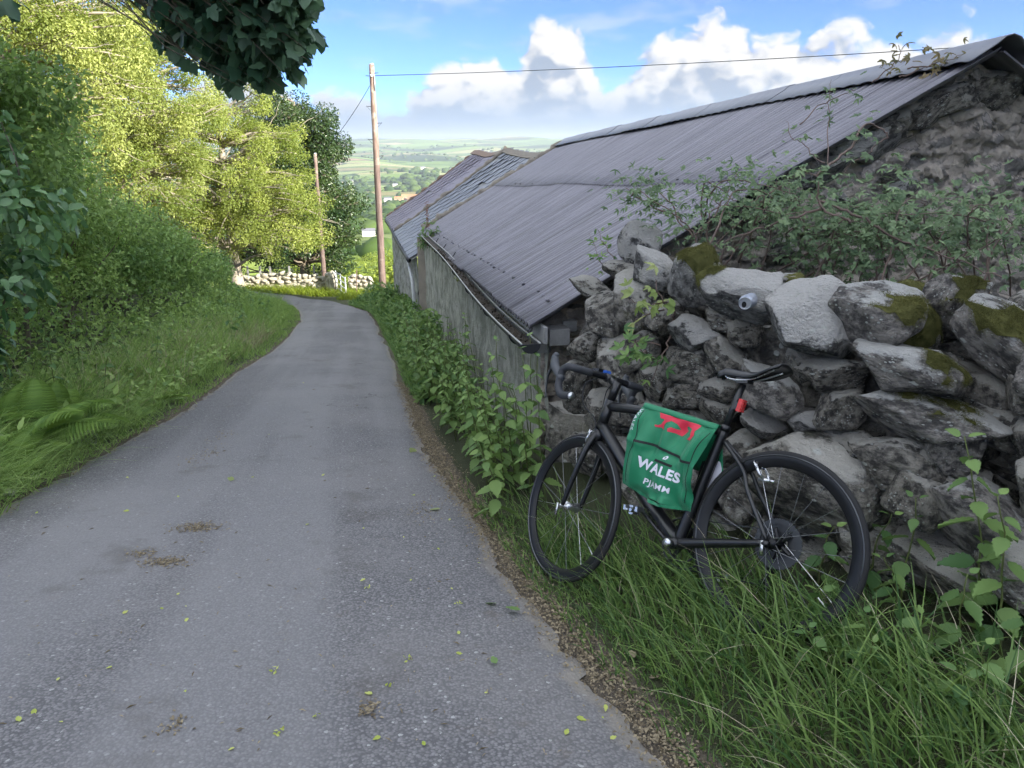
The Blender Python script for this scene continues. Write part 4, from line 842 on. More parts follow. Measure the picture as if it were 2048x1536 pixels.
for sec, (ta, tb) in enumerate(((10.78, 15.9), (16.1, 20.3))):
    nw = int(round((tb - ta) / .5)); w = (tb - ta) / nw
    for c in range(NC):
        for j in range(-1 if c % 2 else 0, nw):
            a = max(ta, ta + (j + .5 * (c % 2)) * w); b = min(tb, ta + (j + 1 + .5 * (c % 2)) * w)
            if b - a < .1: continue
            t = (a + b) / 2; f0 = c / NC - .012; f1 = (c + 1.35) / NC; q0 = slate_pt(t, f0); q1 = slate_pt(t, f1); Ys = unit(q1 - q0); Xs = BDv - Ys * (BDv @ Ys); Xs = unit(Xs); Zs = np.cross(Xs, Ys); Zs = Zs if Zs[2] > 0 else -Zs
            if rng.random() < .02 and c > 2: continue
            tilt = .022 + rng.normal(0, .004); Y2 = unit(Ys - Zs * tilt * 1.0); Z2 = unit(Zs + Ys * tilt)
            put(SLM[sec][rng.integers(5)], 'slate', slate_b, (q0 + q1) / 2 + Zs * (.012 + rng.random() * .004), basis(unit(Xs + Ys * rng.normal(0, .012)), Y2, Z2), (b - a - .012, np.linalg.norm(q1 - q0), .010), 0, so)
Tm, Fm = np.meshgrid(np.linspace(10.7, 20.35, 40), np.linspace(0, 1, 12), indexing='ij'); bobj('roof_boarding', slate_pt(Tm, Fm, -.012).reshape(-1, 3), grid_faces(40, 12), M_timber, root=slate_b, ro=so)
Tm, Fm = np.meshgrid(np.linspace(10.7, 20.35, 10), np.linspace(0, 1, 3), indexing='ij'); q = slate_pt(Tm, 1 - Fm); mir = slate_pt(Tm, np.ones_like(Fm)); q = q + 2 * ((mir - q) @ BNv)[..., None] * BNv; bobj('roof_back', q.reshape(-1, 3), grid_faces(10, 3), M_sl2, root=slate_b, ro=so)
M_cement = flat('lichened cement', (.23, .20, .165), .95, var=.5, scale=16, bmp=1); M_redtile = flat('worn red ridge tile', (.24, .17, .13), .9, var=.4, scale=12)
def fillet(t, f0, f1, r, m, name, lift=.02, n=40):
    f = np.linspace(f0, f1, n); P = slate_pt(np.full(n, t), f, lift) + rng.normal(0, .012, (n, 3)); V, F = tube(P - so, r * (1 + .25 * rng.normal(size=n)), 7, True, .8); obj(name, mesh(name, V, F, m, True), slate_b)
fillet(16.0, 0.0, 1.0, .075, M_cement, 'cement_fillet'); fillet(20.35, 0, 1.0, .06, M_redtile, 'verge_tiles')
f = np.linspace(.02, 1, 50); P = Bp(10.72, SRIDGE * f - .02, roof_z(10.7, SRIDGE * f) + .0) + rng.normal(0, .012, (50, 3)); V, F = tube(P - so, .095 * (1 + .2 * rng.normal(size=50)), 7, True, .8); obj('coping', mesh('coping', V, F, M_cement, True), slate_b)
for t0 in np.arange(10.9, 20.2, .48):                       # ridge tiles
    a, b = slate_pt(t0, 1.0), slate_pt(t0 + .5, 1.0); V = []
    for q in (a, b): V += [q - BNv * .15 - UPv * .085 + UPv * .02, q + UPv * .045, q + BNv * .15 - UPv * .085 + UPv * .02]
    solid(bobj('ridge_tile', V, np.array([[0, 3, 4, 1], [1, 4, 5, 2]]), M_cement if t0 < 17 else M_redtile, root=slate_b, ro=so), .015)
wall_sheet('wall', Bp(10.72, -.10, 0), Bp(20.2, -.28, 0), lambda U: -.72 + 0 * U, lambda U: -2.9 - 1.6 * U, -BNv, M_lime, .06, 110, 26, slate_b, so, 2.2)
Q = np.stack([Bp(10.70, x, z) for x in np.linspace(-.1, 5.6, 14) for z in np.linspace(-3, 0, 5)]); Q[:, 2] = np.array([-3 + (min(float(roof_z(10.7, min(x, 5.8 - x))), 1.4) + 2.92) * k for x in np.linspace(-.1, 5.6, 14) for k in np.linspace(0, 1, 5)]); bobj('gable_wall', Q, grid_faces(14, 5), M_rubble, root=slate_b, ro=so)
tt = np.linspace(10.9, 20.2, 24); P = Bp(tt, s_e(tt) - .045, -.80 - .02 * np.sin(tt)) - so; V, F = tube(P, .045, 8); obj('gutter', mesh('gutter', V, F, M_iron, True), slate_b)
dp = [Bp(11.3, -.27, -.82), Bp(11.2, -.24, -1.0), Bp(10.95, -.20, -1.35), Bp(10.92, -.19, -2.3)]; V, F = tube(np.array(spline(dp, 6)) - so, .035, 8); obj('downpipe', mesh('downpipe', V, F, flat('white plastic', (.62, .63, .64), .5), True), slate_b)

# ================================================================== far stone wall, gate, fence
fw = np.array([-9.6, 34.0, -5.0]); fwall = empty('far_wall', fw, 'sunlit pale dry stone wall at the bend of the lane', 'wall')
def far_stones(x0, x1, zb, zt, root, y=34.0, ang=0.0):
    rows = 7
    for r_ in range(rows):
        x = x0 + rng.uniform(-.1, .1)
        while x < x1:
            w = rng.uniform(.16, .40) * (1.15 if r_ < 2 else 1); h = (zt - zb) / rows; zc = zb + (r_ + .5) * h + rng.normal(0, .035) + .05 * math.sin(x * 2.3); top = r_ == rows - 1
            put(STONES['sun'][rng.integers(8)], 'stone', root, (x + w / 2, y + rng.normal(0, .03), zc + (.04 if top else 0)), np.eye(3), (w * 1.12, .42, h * rng.uniform(.9, 1.9)), rng.normal(0, .25), fw); x += w
far_stones(-11.9, -8.2, -5.05, -4.02, fwall); far_stones(-7.25, -6.3, -5.05, -4.12, fwall)
for x0, x1 in ((-11.9, -8.2), (-7.25, -6.3)): MB().box(np.array([(x0 + x1) / 2, 34.05, -4.6]) - fw, (x1 - x0, .30, .95)).build('core', M_stonesun, fwall)
gp = empty('gate_stone', (-8.0, 33.9, -5.05), 'large rounded stone gatepost at the end of the far wall', 'gatepost'); o = put(STONES['sun'][3], 'post', gp, (0, 0, .58), np.eye(3), (.55, .5, 1.35), .15)
M_galv = flat('galvanised steel', (.55, .57, .60), .45, .5, .15)
gate = empty('field_gate', (-7.75, 33.7, -5.0), 'pale galvanised five bar gate standing open by the far wall', 'gate'); gd = unit(np.array([.45, -1.0, 0]))
for i in range(5): MB().tube([np.array([0, 0, .25 + i * .22]), gd * 1.9 + [0, 0, .25 + i * .22]], .022, 8).build('bar', M_galv, gate, True)
for k in (0, .95, 1.9): MB().tube([gd * k + [0, 0, .12 if k != .95 else .25], gd * k + [0, 0, 1.2]], .03 if k != .95 else .02, 8).build('upright', M_galv, gate, True)
fence = empty('wire_fence', (-10, 34.15, -4.2), 'short timber posts and wire along the top of the far wall', 'fence')
for x in (-1.2, -.75, .1, 1.2, -1.75): MB().box((x, 0, .15), (.07, .07, .75), None).build('post', M_timber, fence)
for z in (.28, .45): MB().tube([(-1.9, 0, z), (-.3, 0, z - .02), (1.9, 0, z)], .008, 4).build('wire', M_iron, fence)
fp = empty('fence_post', (-6.55, 32.0, float(gz(-6.55, 32.0))), 'thin rusty leaning fence post beside the near telegraph pole', 'post'); MB().tube([(0, 0, -.1), (.08, 0, 1.15)], .022, 6).build('post', M_cane, fp); MB().tube([(.08, 0, 1.1), (1.0, 0, .95)], .006, 4).build('wire', M_iron, fp)

# ================================================================== telegraph poles and wires
def make_pole_mat():
    m, g = material('weathered pole timber'); tc = g.new('ShaderNodeTexCoord').outputs['Object']; sp = g.new('ShaderNodeSeparateXYZ', ins={0: tc}); st = g.new('ShaderNodeCombineXYZ', ins={0: sp.outputs[0], 1: sp.outputs[1], 2: g.math('MULTIPLY', sp.outputs[2], .08)}).outputs[0]
    n = g.noise(st, 18, 5, .7); n2 = g.noise(tc, 2.2, 4, .6); c = g.mix(g.step(n, .35, .65), (.17, .115, .095, 1), (.42, .30, .25, 1)); c = g.mix(g.math('MULTIPLY', g.step(n2, .52, .66), .6), c, (.60, .50, .43, 1)); 
    top = g.step(sp.outputs[2], 4.6, 6.8); c = g.mix(top, g.mix(.65, c, (.075, .055, .055, 1)), c)      # darker lower length: creosote tone with shade put into the colour
    g.put(g.b.inputs['Base Color'], c); g.b.inputs['Roughness'].default_value = .85; bump(g, n, .5, .02); return m
M_pole = make_pole_mat(); M_pot = flat('white porcelain', (.75, .74, .70), .25)
def pole(x, y, ztop, r, label, steps=True):
    zb = float(gz(x, y)); Hh = ztop - zb; root = empty('telegraph_pole', (x, y, zb), label, 'telegraph pole', 'telegraph poles along the lane'); mb = MB(); n = 14; z = np.linspace(-.2, Hh, n); mb.tube(np.stack([0 * z, 0 * z, z], 1) + rng.normal(0, .006, (n, 3)) * [1, 1, 0], np.linspace(r * 1.25, r * .8, n), 12); mb.build('shaft', M_pole, root, True)
    MB().tube([(0, 0, Hh), (0, 0, Hh + .05)], [r * .78, r * .5], 12).build('cap', M_galv, root, True)
    if steps:
        for i, zz_ in enumerate(np.arange(2.6, Hh - 1.0, .62)):
            sg = 1 if i % 2 else -1; mb = MB(); mb.tube([(sg * r * .7, 0, zz_), (sg * (r + .17), 0, zz_ + .02)], .011, 6); mb.tube([(sg * (r + .15), 0, zz_ + .01), (sg * r * .8, 0, zz_ - .16)], .006, 5); mb.build('step_iron', M_iron, root)
        MB().tube([(.0, -r - .03, Hh - .46), (0, -r - .03, Hh - .36)], .05, 10).tube([(0, -r * .4, Hh - .40), (0, -r - .03, Hh - .40)], .015, 6).build('insulator', M_pot, root, True); MB().tube([(.10, -r * .9, Hh - .42), (.10, -r * .9, Hh - .95)], .022, 6).build('cable_guard', M_galv, root, True)
        for i in range(2): MB().tube([(0, 0, Hh - .32 - .1 * i), ((-1) ** i * (r + .12), -.04, Hh - .30 - .1 * i)], .012, 6).build('hook', M_iron, root)
    return root, Vector((x, y, ztop))
_, pa = pole(-5.42, 32, 4.42, .125, 'tall weathered telegraph pole with step irons beside the slate barn')
_p = at_y(630, 308, 36.6); _, pb = pole(_p[0], 36.6, _p[2], .095, 'further, shorter telegraph pole in front of the dark maple', False)
def wire(name, a, b, sag, label):
    t = np.linspace(0, 1, 30)[:, None]; P = np.array(a) * (1 - t) + np.array(b) * t - np.array([0, 0, 1]) * (4 * sag * t * (1 - t)); V, F = tube(P, .011, 5); o = obj(name, mesh(name, V, F, M_iron, True)); tag(o, label, 'cable')
wire('overhead_cable', pa - Vector((-.12, .04, .40)), Vector(at_y(2048, 40, 21) + (at_y(2048, 40, 21) - np.array(pa)) * .9), .35, 'thin black overhead cable crossing the sky above the roof')
wire('overhead_cable', pa - Vector((.1, 0, .75)), pb - Vector((0, 0, .15)), .25, 'thin cable dropping from the near pole towards the far pole')
# ================================================================== dry stone wall
WN = np.array([-.806, -.592, 0.0]); WU = np.array([.592, -.806, 0.0])       # face normal towards the viewer, along the wall to the right
def on_wall(px, py, c=2.80):
    r = ray(px, py); k = c / -(WN @ r); return CAMP + r * k
wall_o = on_wall(1600, 1150); wall_o[2] = float(gz(wall_o[0], wall_o[1]))
dsw = empty('dry_stone_wall', wall_o, 'dark mossy dry stone wall of rough boulders behind the bicycle', 'wall')
WB = basis(WU, -WN, UPv)
def wstone(px, py, w, h, kind='dark fieldstone', roll=0.0, dc=0.0, var=None, th=None, moss=None):
    # top stones lie further back than the foot of the wall
    c = 2.80 + .10 * (700 - py) / 400 + dc; p = on_wall(px, py, c); zc = depth_of(p); sx = w * zc / FPX / .86; sz = h * zc / FPX; t = th or max(.22, .75 * sx)
    p = p - WN * t * .32
    o = put(STONES[kind][rng.integers(14) if var is None else var], 'stone', dsw, p, WB, (sx * 1.10, t, sz * 1.12), roll, wall_o)
    o['size'] = (sx, t, sz); return o
D, PL, LI = 'dark fieldstone', 'pale crusted fieldstone', 'lichen spotted slab'
TOP = {}
for key, a in {
    'a': (1264, 497, 88, 84, PL, .25, .22, 3), 'b': (1222, 542, 62, 30, D, .05, .12, 5), 'c': (1292, 549, 100, 80, PL, .2, .05, 1), 'd': (1372, 553, 100, 116, PL, -.35, .04, 7), 'e': (1458, 590, 152, 100, PL, .12, -.02, 2),
    'f': (1556, 574, 66, 44, PL, .1, .25, 4), 'g': (1574, 650, 176, 160, PL, -.18, -.08, 9), 'h': (1708, 648, 186, 138, LI, -.1, -.02, 0), 'i': (1785, 600, 120, 66, D, .1, .35, 6), 'j': (1812, 660, 92, 100, D, .5, .12, 8),
    'k': (1782, 748, 186, 104, LI, .12, -.08, 10), 'l': (1874, 764, 64, 70, LI, .3, .02, 11), 'm': (1642, 757, 126, 66, D, -.15, .02, 12), 'n': (1830, 842, 240, 106, LI, -.06, -.05, 13), 'o': (1896, 892, 92, 108, LI, .5, -.02, 3), 'p': (1666, 826, 82, 90, D, .1, .02, 4)}.items():
    px, py, w, h, kd, ro, dc, va = a; TOP[key] = wstone(px, py, w, h, kd, ro, dc, va)
for px, py, w, h, kd, ro, dc in ((1238, 608, 108, 118, D, .2, -.02), (1184, 640, 100, 98, D, -.1, .02), (1166, 577, 86, 40, D, .1, .16), (1297, 642, 82, 64, D, .1, .02), (1374, 672, 96, 78, PL, -.2, -.02), (1428, 640, 112, 62, D, .1, .05), (1432, 715, 92, 76, D, .2, .02),
        (1474, 668, 46, 52, D, 0, .06), (1156, 696, 60, 56, D, 0, .02), (1205, 738, 100, 118, D, .1, -.03), (1262, 708, 84, 82, D, -.2, .02), (1362, 735, 104, 78, D, .1, 0), (1402, 763, 50, 46, D, 0, .05), (1424, 780, 66, 50, D, .1, .02), (1356, 793, 80, 60, D, 0, .01), (1422, 826, 70, 62, D, .2, .03), (1300, 770, 78, 76, D, .1, .04),
        (1518, 796, 132, 98, LI, .15, -.04), (1508, 858, 74, 44, PL, .15, .0), (1596, 848, 88, 50, PL, 0, .03), (1588, 735, 80, 60, D, .2, .06), (1132, 778, 60, 104, D, .1, .02), (1180, 828, 64, 84, D, 0, .0), (1236, 820, 76, 84, D, .1, .02), (1296, 850, 90, 80, D, 0, .03), (1372, 872, 110, 78, D, .1, .02), (1460, 905, 96, 80, D, -.1, .03),
        (1600, 960, 250, 196, D, .06, -.04), (1452, 1000, 150, 140, D, .1, .02), (1330, 960, 130, 120, D, 0, .04), (1240, 930, 110, 110, D, .1, .06), (1160, 910, 80, 90, D, 0, .05), (1772, 940, 170, 120, D, -.1, -.02), (1815, 1010, 120, 130, D, .3, -.04), (1700, 1080, 190, 120, D, .1, .02), (1540, 1110, 180, 110, D, 0, .04), (1400, 1090, 150, 90, D, 0, .06),
        (1950, 1050, 190, 150, LI, .05, -.04), (1890, 980, 110, 90, D, .2, .05), (1880, 1160, 200, 110, D, 0, .0), (2060, 1180, 200, 130, D, .1, -.06), (1280, 1010, 110, 90, D, 0, .05), (1700, 900, 90, 60, D, .1, .03), (1730, 1190, 170, 90, D, 0, .05)):
    wstone(px, py, w, h, kd, ro, dc)
# the stretch beyond the gap at the right, set further back
for px, py, w, h, kd, ro, dc, va in ((1882, 612, 88, 128, LI, .45, .18, 2), (1998, 700, 190, 120, LI, .42, .10, 5), (1936, 660, 90, 70, D, .3, .25, 6), (1960, 790, 100, 90, D, .4, .18, 7), (2040, 800, 110, 110, D, .2, .10, 9), (1985, 870, 120, 100, D, .1, .16, 1), (2060, 910, 110, 130, D, 0, .08, 0), (2110, 760, 140, 120, LI, .3, .0, 4), (2110, 1000, 150, 150, D, .1, 0, 8), (1925, 745, 90, 110, D, .2, .32, 3), (1930, 900, 80, 100, D, .1, .22, 10), (2180, 850, 150, 150, D, .1, 0, 11)):
    o = wstone(px, py, w, h, kd, ro, dc, va)
    if py in (612, 700): TOP['r%d' % py] = o
# hearting behind the face and the broken core
for i in range(150):
    px = rng.uniform(1150, 2080); py = rng.uniform(600 if px > 1350 else 560, 1180); w = rng.uniform(55, 110); wstone(px, py, w, w * rng.uniform(.6, .9), D, rng.normal(0, .3), .27 + .06 * rng.random())
for i in range(56):                                         # the wall goes on beyond the picture
    px = rng.uniform(2110, 2900); py = rng.uniform(640, 1500); w = rng.uniform(130, 240); wstone(px, py, w, w * rng.uniform(.5, .8), D if rng.random() < .7 else LI, rng.normal(0, .25), .04 + .06 * rng.random())
cr = []
for c_, zt in ((3.02, .62), (3.55, .62)):
    for u_ in np.linspace(-.25, 3.6, 30):
        b_ = np.array([.25, 4.45, 0]); b_ = b_ + WU * u_; b_ = b_ - WN * (c_ - -(WN @ b_)); cr += [[b_[0], b_[1], float(gz(b_[0], b_[1])) - .9], [b_[0], b_[1], zt - .35 * (u_ < .9) - .45 * (u_ < .2)]]
cr = np.array(cr).reshape(2, 30, 2, 3); Q = np.stack([cr[0, :, 0], cr[0, :, 1], cr[1, :, 1], cr[1, :, 0]], 1).reshape(-1, 3); Q += rng.normal(0, .03, Q.shape); obj('core', mesh('core', Q - wall_o, grid_faces(30, 4), M_stone), dsw)
# moss pads on some stones
M_moss = leafmat('moss', (.045, .048, .016), (.23, .225, .085), .15, .95, spec=.05)
def moss(stone, k, centre, rad, thick=.02, name='moss'):
    """cushion of short moss over the part of the stone near centre (unit-box coords)"""
    me = stone.data; V = np.array([v.co for v in me.vertices]); N = np.array([v.normal for v in me.vertices]); S = np.array([c_.length for c_ in stone.matrix_local.to_3x3().col]); d = np.linalg.norm((V - np.asarray(centre)) * [1, .8, 1], axis=1) + .22 * vnoise(V, 4, int(k), 3); idx = np.where(d < rad)[0]
    if len(idx) < 8: return
    sel = np.zeros(len(V), bool); sel[idx] = True; fc = np.array([[v for v in p.vertices] for p in me.polygons if all(sel[v] for v in p.vertices)]); mp = -np.ones(len(V), int); used = np.unique(fc); mp[used] = np.arange(len(used))
    lift = thick * np.clip(1 - d[used] / rad, 0, 1) ** .4 * (1 + .6 * vnoise(V[used], 9, 7, 2)); Vm = V[used] + unit(N[used]) * (lift[:, None] + .003) / S
    mb = MB(); mb.add(Vm, mp[fc], np.clip(.25 + .5 * vnoise(Vm, 14, 5, 3), 0, 1)); k *= 7; pick = rng.choice(len(used), k, p=np.clip(lift, .001, None) / np.clip(lift, .001, None).sum()); jt = rng.normal(0, .03, (k, 3)) / (S / S.max()); Nn = unit(N[used][pick]); P = Vm[pick] + (jt - Nn * (jt * Nn).sum(1)[:, None]); dd = unit(unit(N[used][pick]) + sph(k) * .7)
    v, f, t = leaves(P * S, dd, sph(k), .014 + .014 * rng.random(k), LEAF, .0028); mb.add(v / S, f, t)
    o = mb.build(name, M_moss, stone); tag(o, kind='stuff'); return o
moss(TOP['d'], 900, (.35, -.3, .35), .42); moss(TOP['h'], 500, (.48, -.15, .25), .28); moss(TOP['i'], 1000, (0, -.3, .45), .55, .03); moss(TOP['j'], 1200, (.1, -.4, .3), .55, .03); moss(TOP['k'], 600, (.40, -.15, .48), .28); moss(TOP['n'], 600, (.25, -.15, .5), .32); moss(TOP['r612'], 700, (.2, -.25, .48), .34, .025); moss(TOP['r700'], 900, (-.1, -.25, .52), .40, .03); moss(TOP['f'], 300, (.3, .1, .3), .4); moss(TOP['e'], 250, (-.45, -.2, .2), .25)

# ================================================================== brambles over the gable and wall top
M_leaflight = leafmat('fresh pale leaf', (.16, .24, .06), (.42, .46, .20), .35, .5)
def bramble(name, canes, nleaf, L, label, m=M_bramble, cat='bramble', rad=.16, cane_r=.006, group='brambles against the gable', tpl=OVAL, mc=None, tend=.25):
    """canes: lists of world points; trifoliate leaves along them"""
    base = np.array(canes[0][0]); root = empty(name, base, label, cat, group); mb = MB(); Q = []
    for c_ in canes:
        P = spline(c_, 10) if len(c_) > 2 else np.linspace(c_[0], c_[-1], 12); P = P + np.cumsum(rng.normal(0, .006, P.shape), 0); mb.tube(P - base, np.linspace(cane_r, cane_r * .35, len(P)), 5); Q.append(P[int(len(P) * tend):])
    mb.build('cane', mc or M_cane, root, True); Q = np.concatenate(Q); n = nleaf; P = Q[rng.integers(len(Q), size=n)] + rng.normal(0, rad, (n, 3)) * [1, 1, .8]; pts, dd, nn = [], [], []
    N = unit(sph(n) * .6 + [-.25, -.45, .8]); D0 = unit(np.cross(N, sph(n)) + [0, 0, -.15])
    for a in (-1.0, 0, 1.0): B_ = np.cross(N, D0); pts.append(P + D0 * .01); dd.append(unit(D0 * math.cos(a) + B_ * math.sin(a))); nn.append(N + rng.normal(0, .12, N.shape))
    v, f, t = leaves(np.concatenate(pts), np.concatenate(dd), np.concatenate(nn), np.tile(L * rng.uniform(.6, 1.25, n), 3), tpl, np.tile(L * .8 * rng.uniform(.6, 1.25, n), 3), np.tile(np.clip(rng.normal(.45, .28, n), 0, 1), 3)); obj('leaves', mesh('leaves', v - base, f, m, True, t), root); return root
def fan(n, x0, x1, y0, y1, px0, px1, py0, py1):
    out = []
    for _ in range(n):
        a = at_y(rng.uniform(px0, px1), rng.uniform(py1 + 30, py1 + 80), rng.uniform(y0, y1)); d = at_y(rng.uniform(px0 - 60, px1 + 60), rng.uniform(py0, py1 - 40), rng.uniform(y0, y1) + .1); mid = (a + d) / 2 + np.array([rng.normal(0, .1), rng.normal(0, .08), rng.uniform(.08, .25)]); out.append([a, mid, d])
    return out
bramble('bramble', fan(13, 0, 0, 4.2, 4.65, 1500, 1760, 400, 530), 800, .034, 'bramble thicket above the pale capstones, left of the mossy stones', rad=.13)
bramble('bramble', fan(15, 0, 0, 3.9, 4.6, 1720, 2080, 400, 540), 980, .036, 'bramble thicket against the gable at the right edge', rad=.14)
bramble('bramble', fan(9, 0, 0, 4.0, 4.6, 1380, 1560, 370, 470), 400, .034, 'bramble growing up across the lower roof edge', rad=.10)
bramble('bramble', [[at_y(1400, 520, 4.15), at_y(1395, 470, 4.2), at_y(1330, 425, 4.3), at_y(1250, 370, 4.45)], [at_y(1390, 480, 4.2), at_y(1340, 400, 4.35), at_y(1300, 345, 4.5)], [at_y(1395, 470, 4.2), at_y(1450, 400, 4.3), at_y(1480, 345, 4.5)], [at_y(1330, 425, 4.3), at_y(1270, 400, 4.4), at_y(1240, 400, 4.4)]], 300, .030, 'leafy bramble spray reaching over the corrugated sheets', rad=.075)
bramble('bramble', [[at_y(1700, 445, 4.1), at_y(1640, 400, 4.2), at_y(1635, 350, 4.25), at_y(1600, 320, 4.3)], [at_y(1640, 400, 4.2), at_y(1760, 450, 4.1), at_y(1900, 500, 4.0), at_y(2010, 545, 3.8)], [at_y(1635, 350, 4.25), at_y(1690, 290, 4.4), at_y(1730, 250, 4.5), at_y(1770, 270, 4.5), at_y(1740, 310, 4.45), at_y(1700, 345, 4.4)], [at_y(1640, 420, 4.2), at_y(1560, 430, 4.2), at_y(1450, 470, 4.15)]], 60, .045, 'dark bare bramble cane looping down across the gable', rad=.06, cane_r=.008)
bramble('bramble', [[at_y(1650, 330, 4.6), at_y(1600, 280, 4.75), at_y(1570, 235, 4.85)], [at_y(1655, 330, 4.6), at_y(1655, 230, 4.85), at_y(1660, 170, 4.95)], [at_y(1600, 250, 4.8), at_y(1680, 190, 4.95), at_y(1720, 175, 5)]], 34, .036, 'thin bramble trailing up the corrugated sheets to the ridge', rad=.05, cane_r=.004)
bramble('bramble', [[at_y(1740, 165, 5.3), at_y(1790, 130, 5.3), at_y(1800, 100, 5.3)], [at_y(1800, 150, 5.25), at_y(1850, 120, 5.3), at_y(1890, 105, 5.3)], [at_y(1810, 140, 5.25), at_y(1870, 130, 5.3), at_y(1915, 110, 5.3)]], 46, .042, 'reddish leaved bramble tuft on top of the roof ridge', leafmat('reddish leaf', (.10, .12, .045), (.26, .20, .11), .35, .5), rad=.06, cane_r=.005, tend=.3)
bramble('sapling', [[at_y(1345, 640, 3.75), at_y(1330, 618, 3.65), at_y(1290, 605, 3.6), at_y(1240, 592, 3.6)], [at_y(1335, 620, 3.65), at_y(1310, 590, 3.6), at_y(1315, 570, 3.6)], [at_y(1330, 618, 3.65), at_y(1270, 640, 3.6)]], 16, .055, 'pale fresh leaved shoot growing out of the wall below the capstones', M_leaflight, 'shoot', .035, .005, 'shoots sprouting from the wall')
bramble('sapling', [[at_y(1345, 660, 3.75), at_y(1320, 700, 3.6), at_y(1300, 760, 3.55)], [at_y(1320, 690, 3.62), at_y(1260, 690, 3.55), at_y(1235, 705, 3.5)], [at_y(1310, 720, 3.6), at_y(1290, 700, 3.5), at_y(1270, 670, 3.5)]], 26, .045, 'green shoot hanging down the wall beside the handlebar', M_nettle, 'shoot', .04, .005, 'shoots sprouting from the wall')
bramble('sapling', [[at_y(1215, 545, 4.35), at_y(1185, 520, 4.4), at_y(1165, 470, 4.45)], [at_y(1235, 530, 4.4), at_y(1212, 490, 4.45), at_y(1205, 455, 4.5)]], 22, .032, 'small leafy shoot standing against the lower corrugated roof', M_nettle, 'shoot', .035, .003, 'shoots sprouting from the wall')
# plant seeded in the gutter
gp_ = Bp(8.35, -.085, float(np.interp(8.35, [0, 10], [.17, -.25]))); _r = bramble('gutter_plant', [[gp_ + [0, 0, -.05], gp_ + [-.05, -.02, .2], gp_ + [.03, 0, .45]], [gp_, gp_ + [.12, -.1, .18], gp_ + [.2, -.1, .3]], [gp_, gp_ + [-.15, -.05, .12]], [gp_, gp_ + [.1, 0, .05]]], 60, .085, 'leafy self sown plant with rusty flower spike in the gutter', M_nettle, 'plant', .07, .008, 'plants in the gutter', DOCK)
k = 90; P = gp_ + np.stack([rng.normal(.02, .015, k), rng.normal(0, .015, k), rng.uniform(.3, .72, k)], 1); v, f, t = leaves(P, sph(k), sph(k), .03); obj('flower_spike', mesh('flower_spike', v - np.array(_r.location), f, flat('rusty seed', (.30, .13, .08), .9)), _r)
_r = bramble('gutter_plant', [[Bp(3.9, -.085, -.0), Bp(3.9, -.085, .10)], [Bp(3.7, -.085, .0), Bp(3.6, -.085, .08)]], 14, .04, 'tiny bright seedling in the middle of the gutter', M_leaflight, 'plant', .03, .003, 'plants in the gutter')

# ================================================================== drink can lodged between capstones
can_p = on_wall(1491, 606, 2.66); can = empty('drink_can', can_p, 'crushed silver drink can lodged between two pale capstones', 'can'); M_alu = flat('bare aluminium', (.50, .51, .54), .32, .9, .12, 30); M_canp = flat('printed can side', (.36, .39, .46), .4, .6, .5, 25); M_hole = flat('can opening', (.01, .01, .01), .8)
ax = unit(np.array([-.45, -.85, .05])); bx = unit(np.cross(ax, UPv)); cx = np.cross(bx, ax)
def ring(prof, k=24, dent=0):
    V = [];
    for d, r_ in prof:
        for j in range(k): th_ = j / k * 2 * np.pi; rr = r_ * (1 + dent * math.sin(3 * th_ + d * 40)); V.append(ax * d + bx * rr * math.cos(th_) + cx * rr * math.sin(th_))
    return np.array(V)
pr = [(-.11, .027), (-.105, .031), (-.02, .031), (0.0, .029), (.008, .0255)]; obj('body', mesh('body', ring(pr, 24, .05), grid_faces(len(pr), 24, True), M_canp, True), can)
pr = [(.008, .0255), (.012, .0262), (.012, .0235), (.006, .0225)]; obj('rim', mesh('rim', ring(pr), grid_faces(len(pr), 24, True), M_alu, True), can)
V = np.concatenate([ring([(.006, .0226)]), [ax * .006]]); obj('lid', mesh('lid', V, np.array([[24, j, (j + 1) % 24] for j in range(24)]), M_alu), can)
th_ = np.arange(12) / 12 * 6.283; V = np.array([ax * .0068 + bx * (.004 + .010 * math.cos(a)) + cx * (-.006 + .013 * math.sin(a)) for a in th_]); obj('opening', mesh('opening', V, [list(range(12))], M_hole), can)

# ================================================================== loose stones on the left verge, litter on the lane
for x, y, s_, lb in ((-3.42, 5.75, (.22, .18, .16), 'half buried grey stone in the grass of the left verge'), (-3.12, 4.35, (.12, .09, .05), 'small flat pale stone at the left edge of the lane'), (-3.2, 4.75, (.09, .07, .05), 'little stone just beyond the flat pale one'), (-7.2, 22.5, (.35, .3, .25), 'pale stone far along the left verge')):
    r_ = empty('stone', (x, y, float(gz(x, y))), lb, 'stone'); put(STONES['pale crusted fieldstone'][rng.integers(14)], 'rock', r_, (0, 0, s_[2] * .25), np.eye(3), s_)
M_litter = leafmat('leaf litter', (.11, .085, .055), (.36, .30, .20), .1, .9); M_seed = leafmat('yellow green seed', (.30, .38, .05), (.52, .56, .16), .2, .6)
parts = []; P, e = strip_points(14000, .9, 9, -.10, .30, 'R'); e2 = rng.normal(.04, .055, len(P)); P[:, 0] = xr(P[:, 1]) + e2; P[:, 2] = np.where(e2 < 0, -.15 * P[:, 1] + .014, gz(P[:, 0], P[:, 1]) + .006); n = len(P); parts.append(leaves(P, sph(n) * [1, 1, .25], unit(sph(n) * .5 + UPv), .006 + .014 * rng.random(n), LEAF))
P, e = strip_points(900, 1.5, 12, -.12, .10, 'L'); P[:, 2] = np.maximum(P[:, 2], -.15 * P[:, 1]) + .012; n = len(P); parts.append(leaves(P, sph(n) * [1, 1, .2], unit(sph(n) * .4 + UPv), .012 + .02 * rng.random(n)))
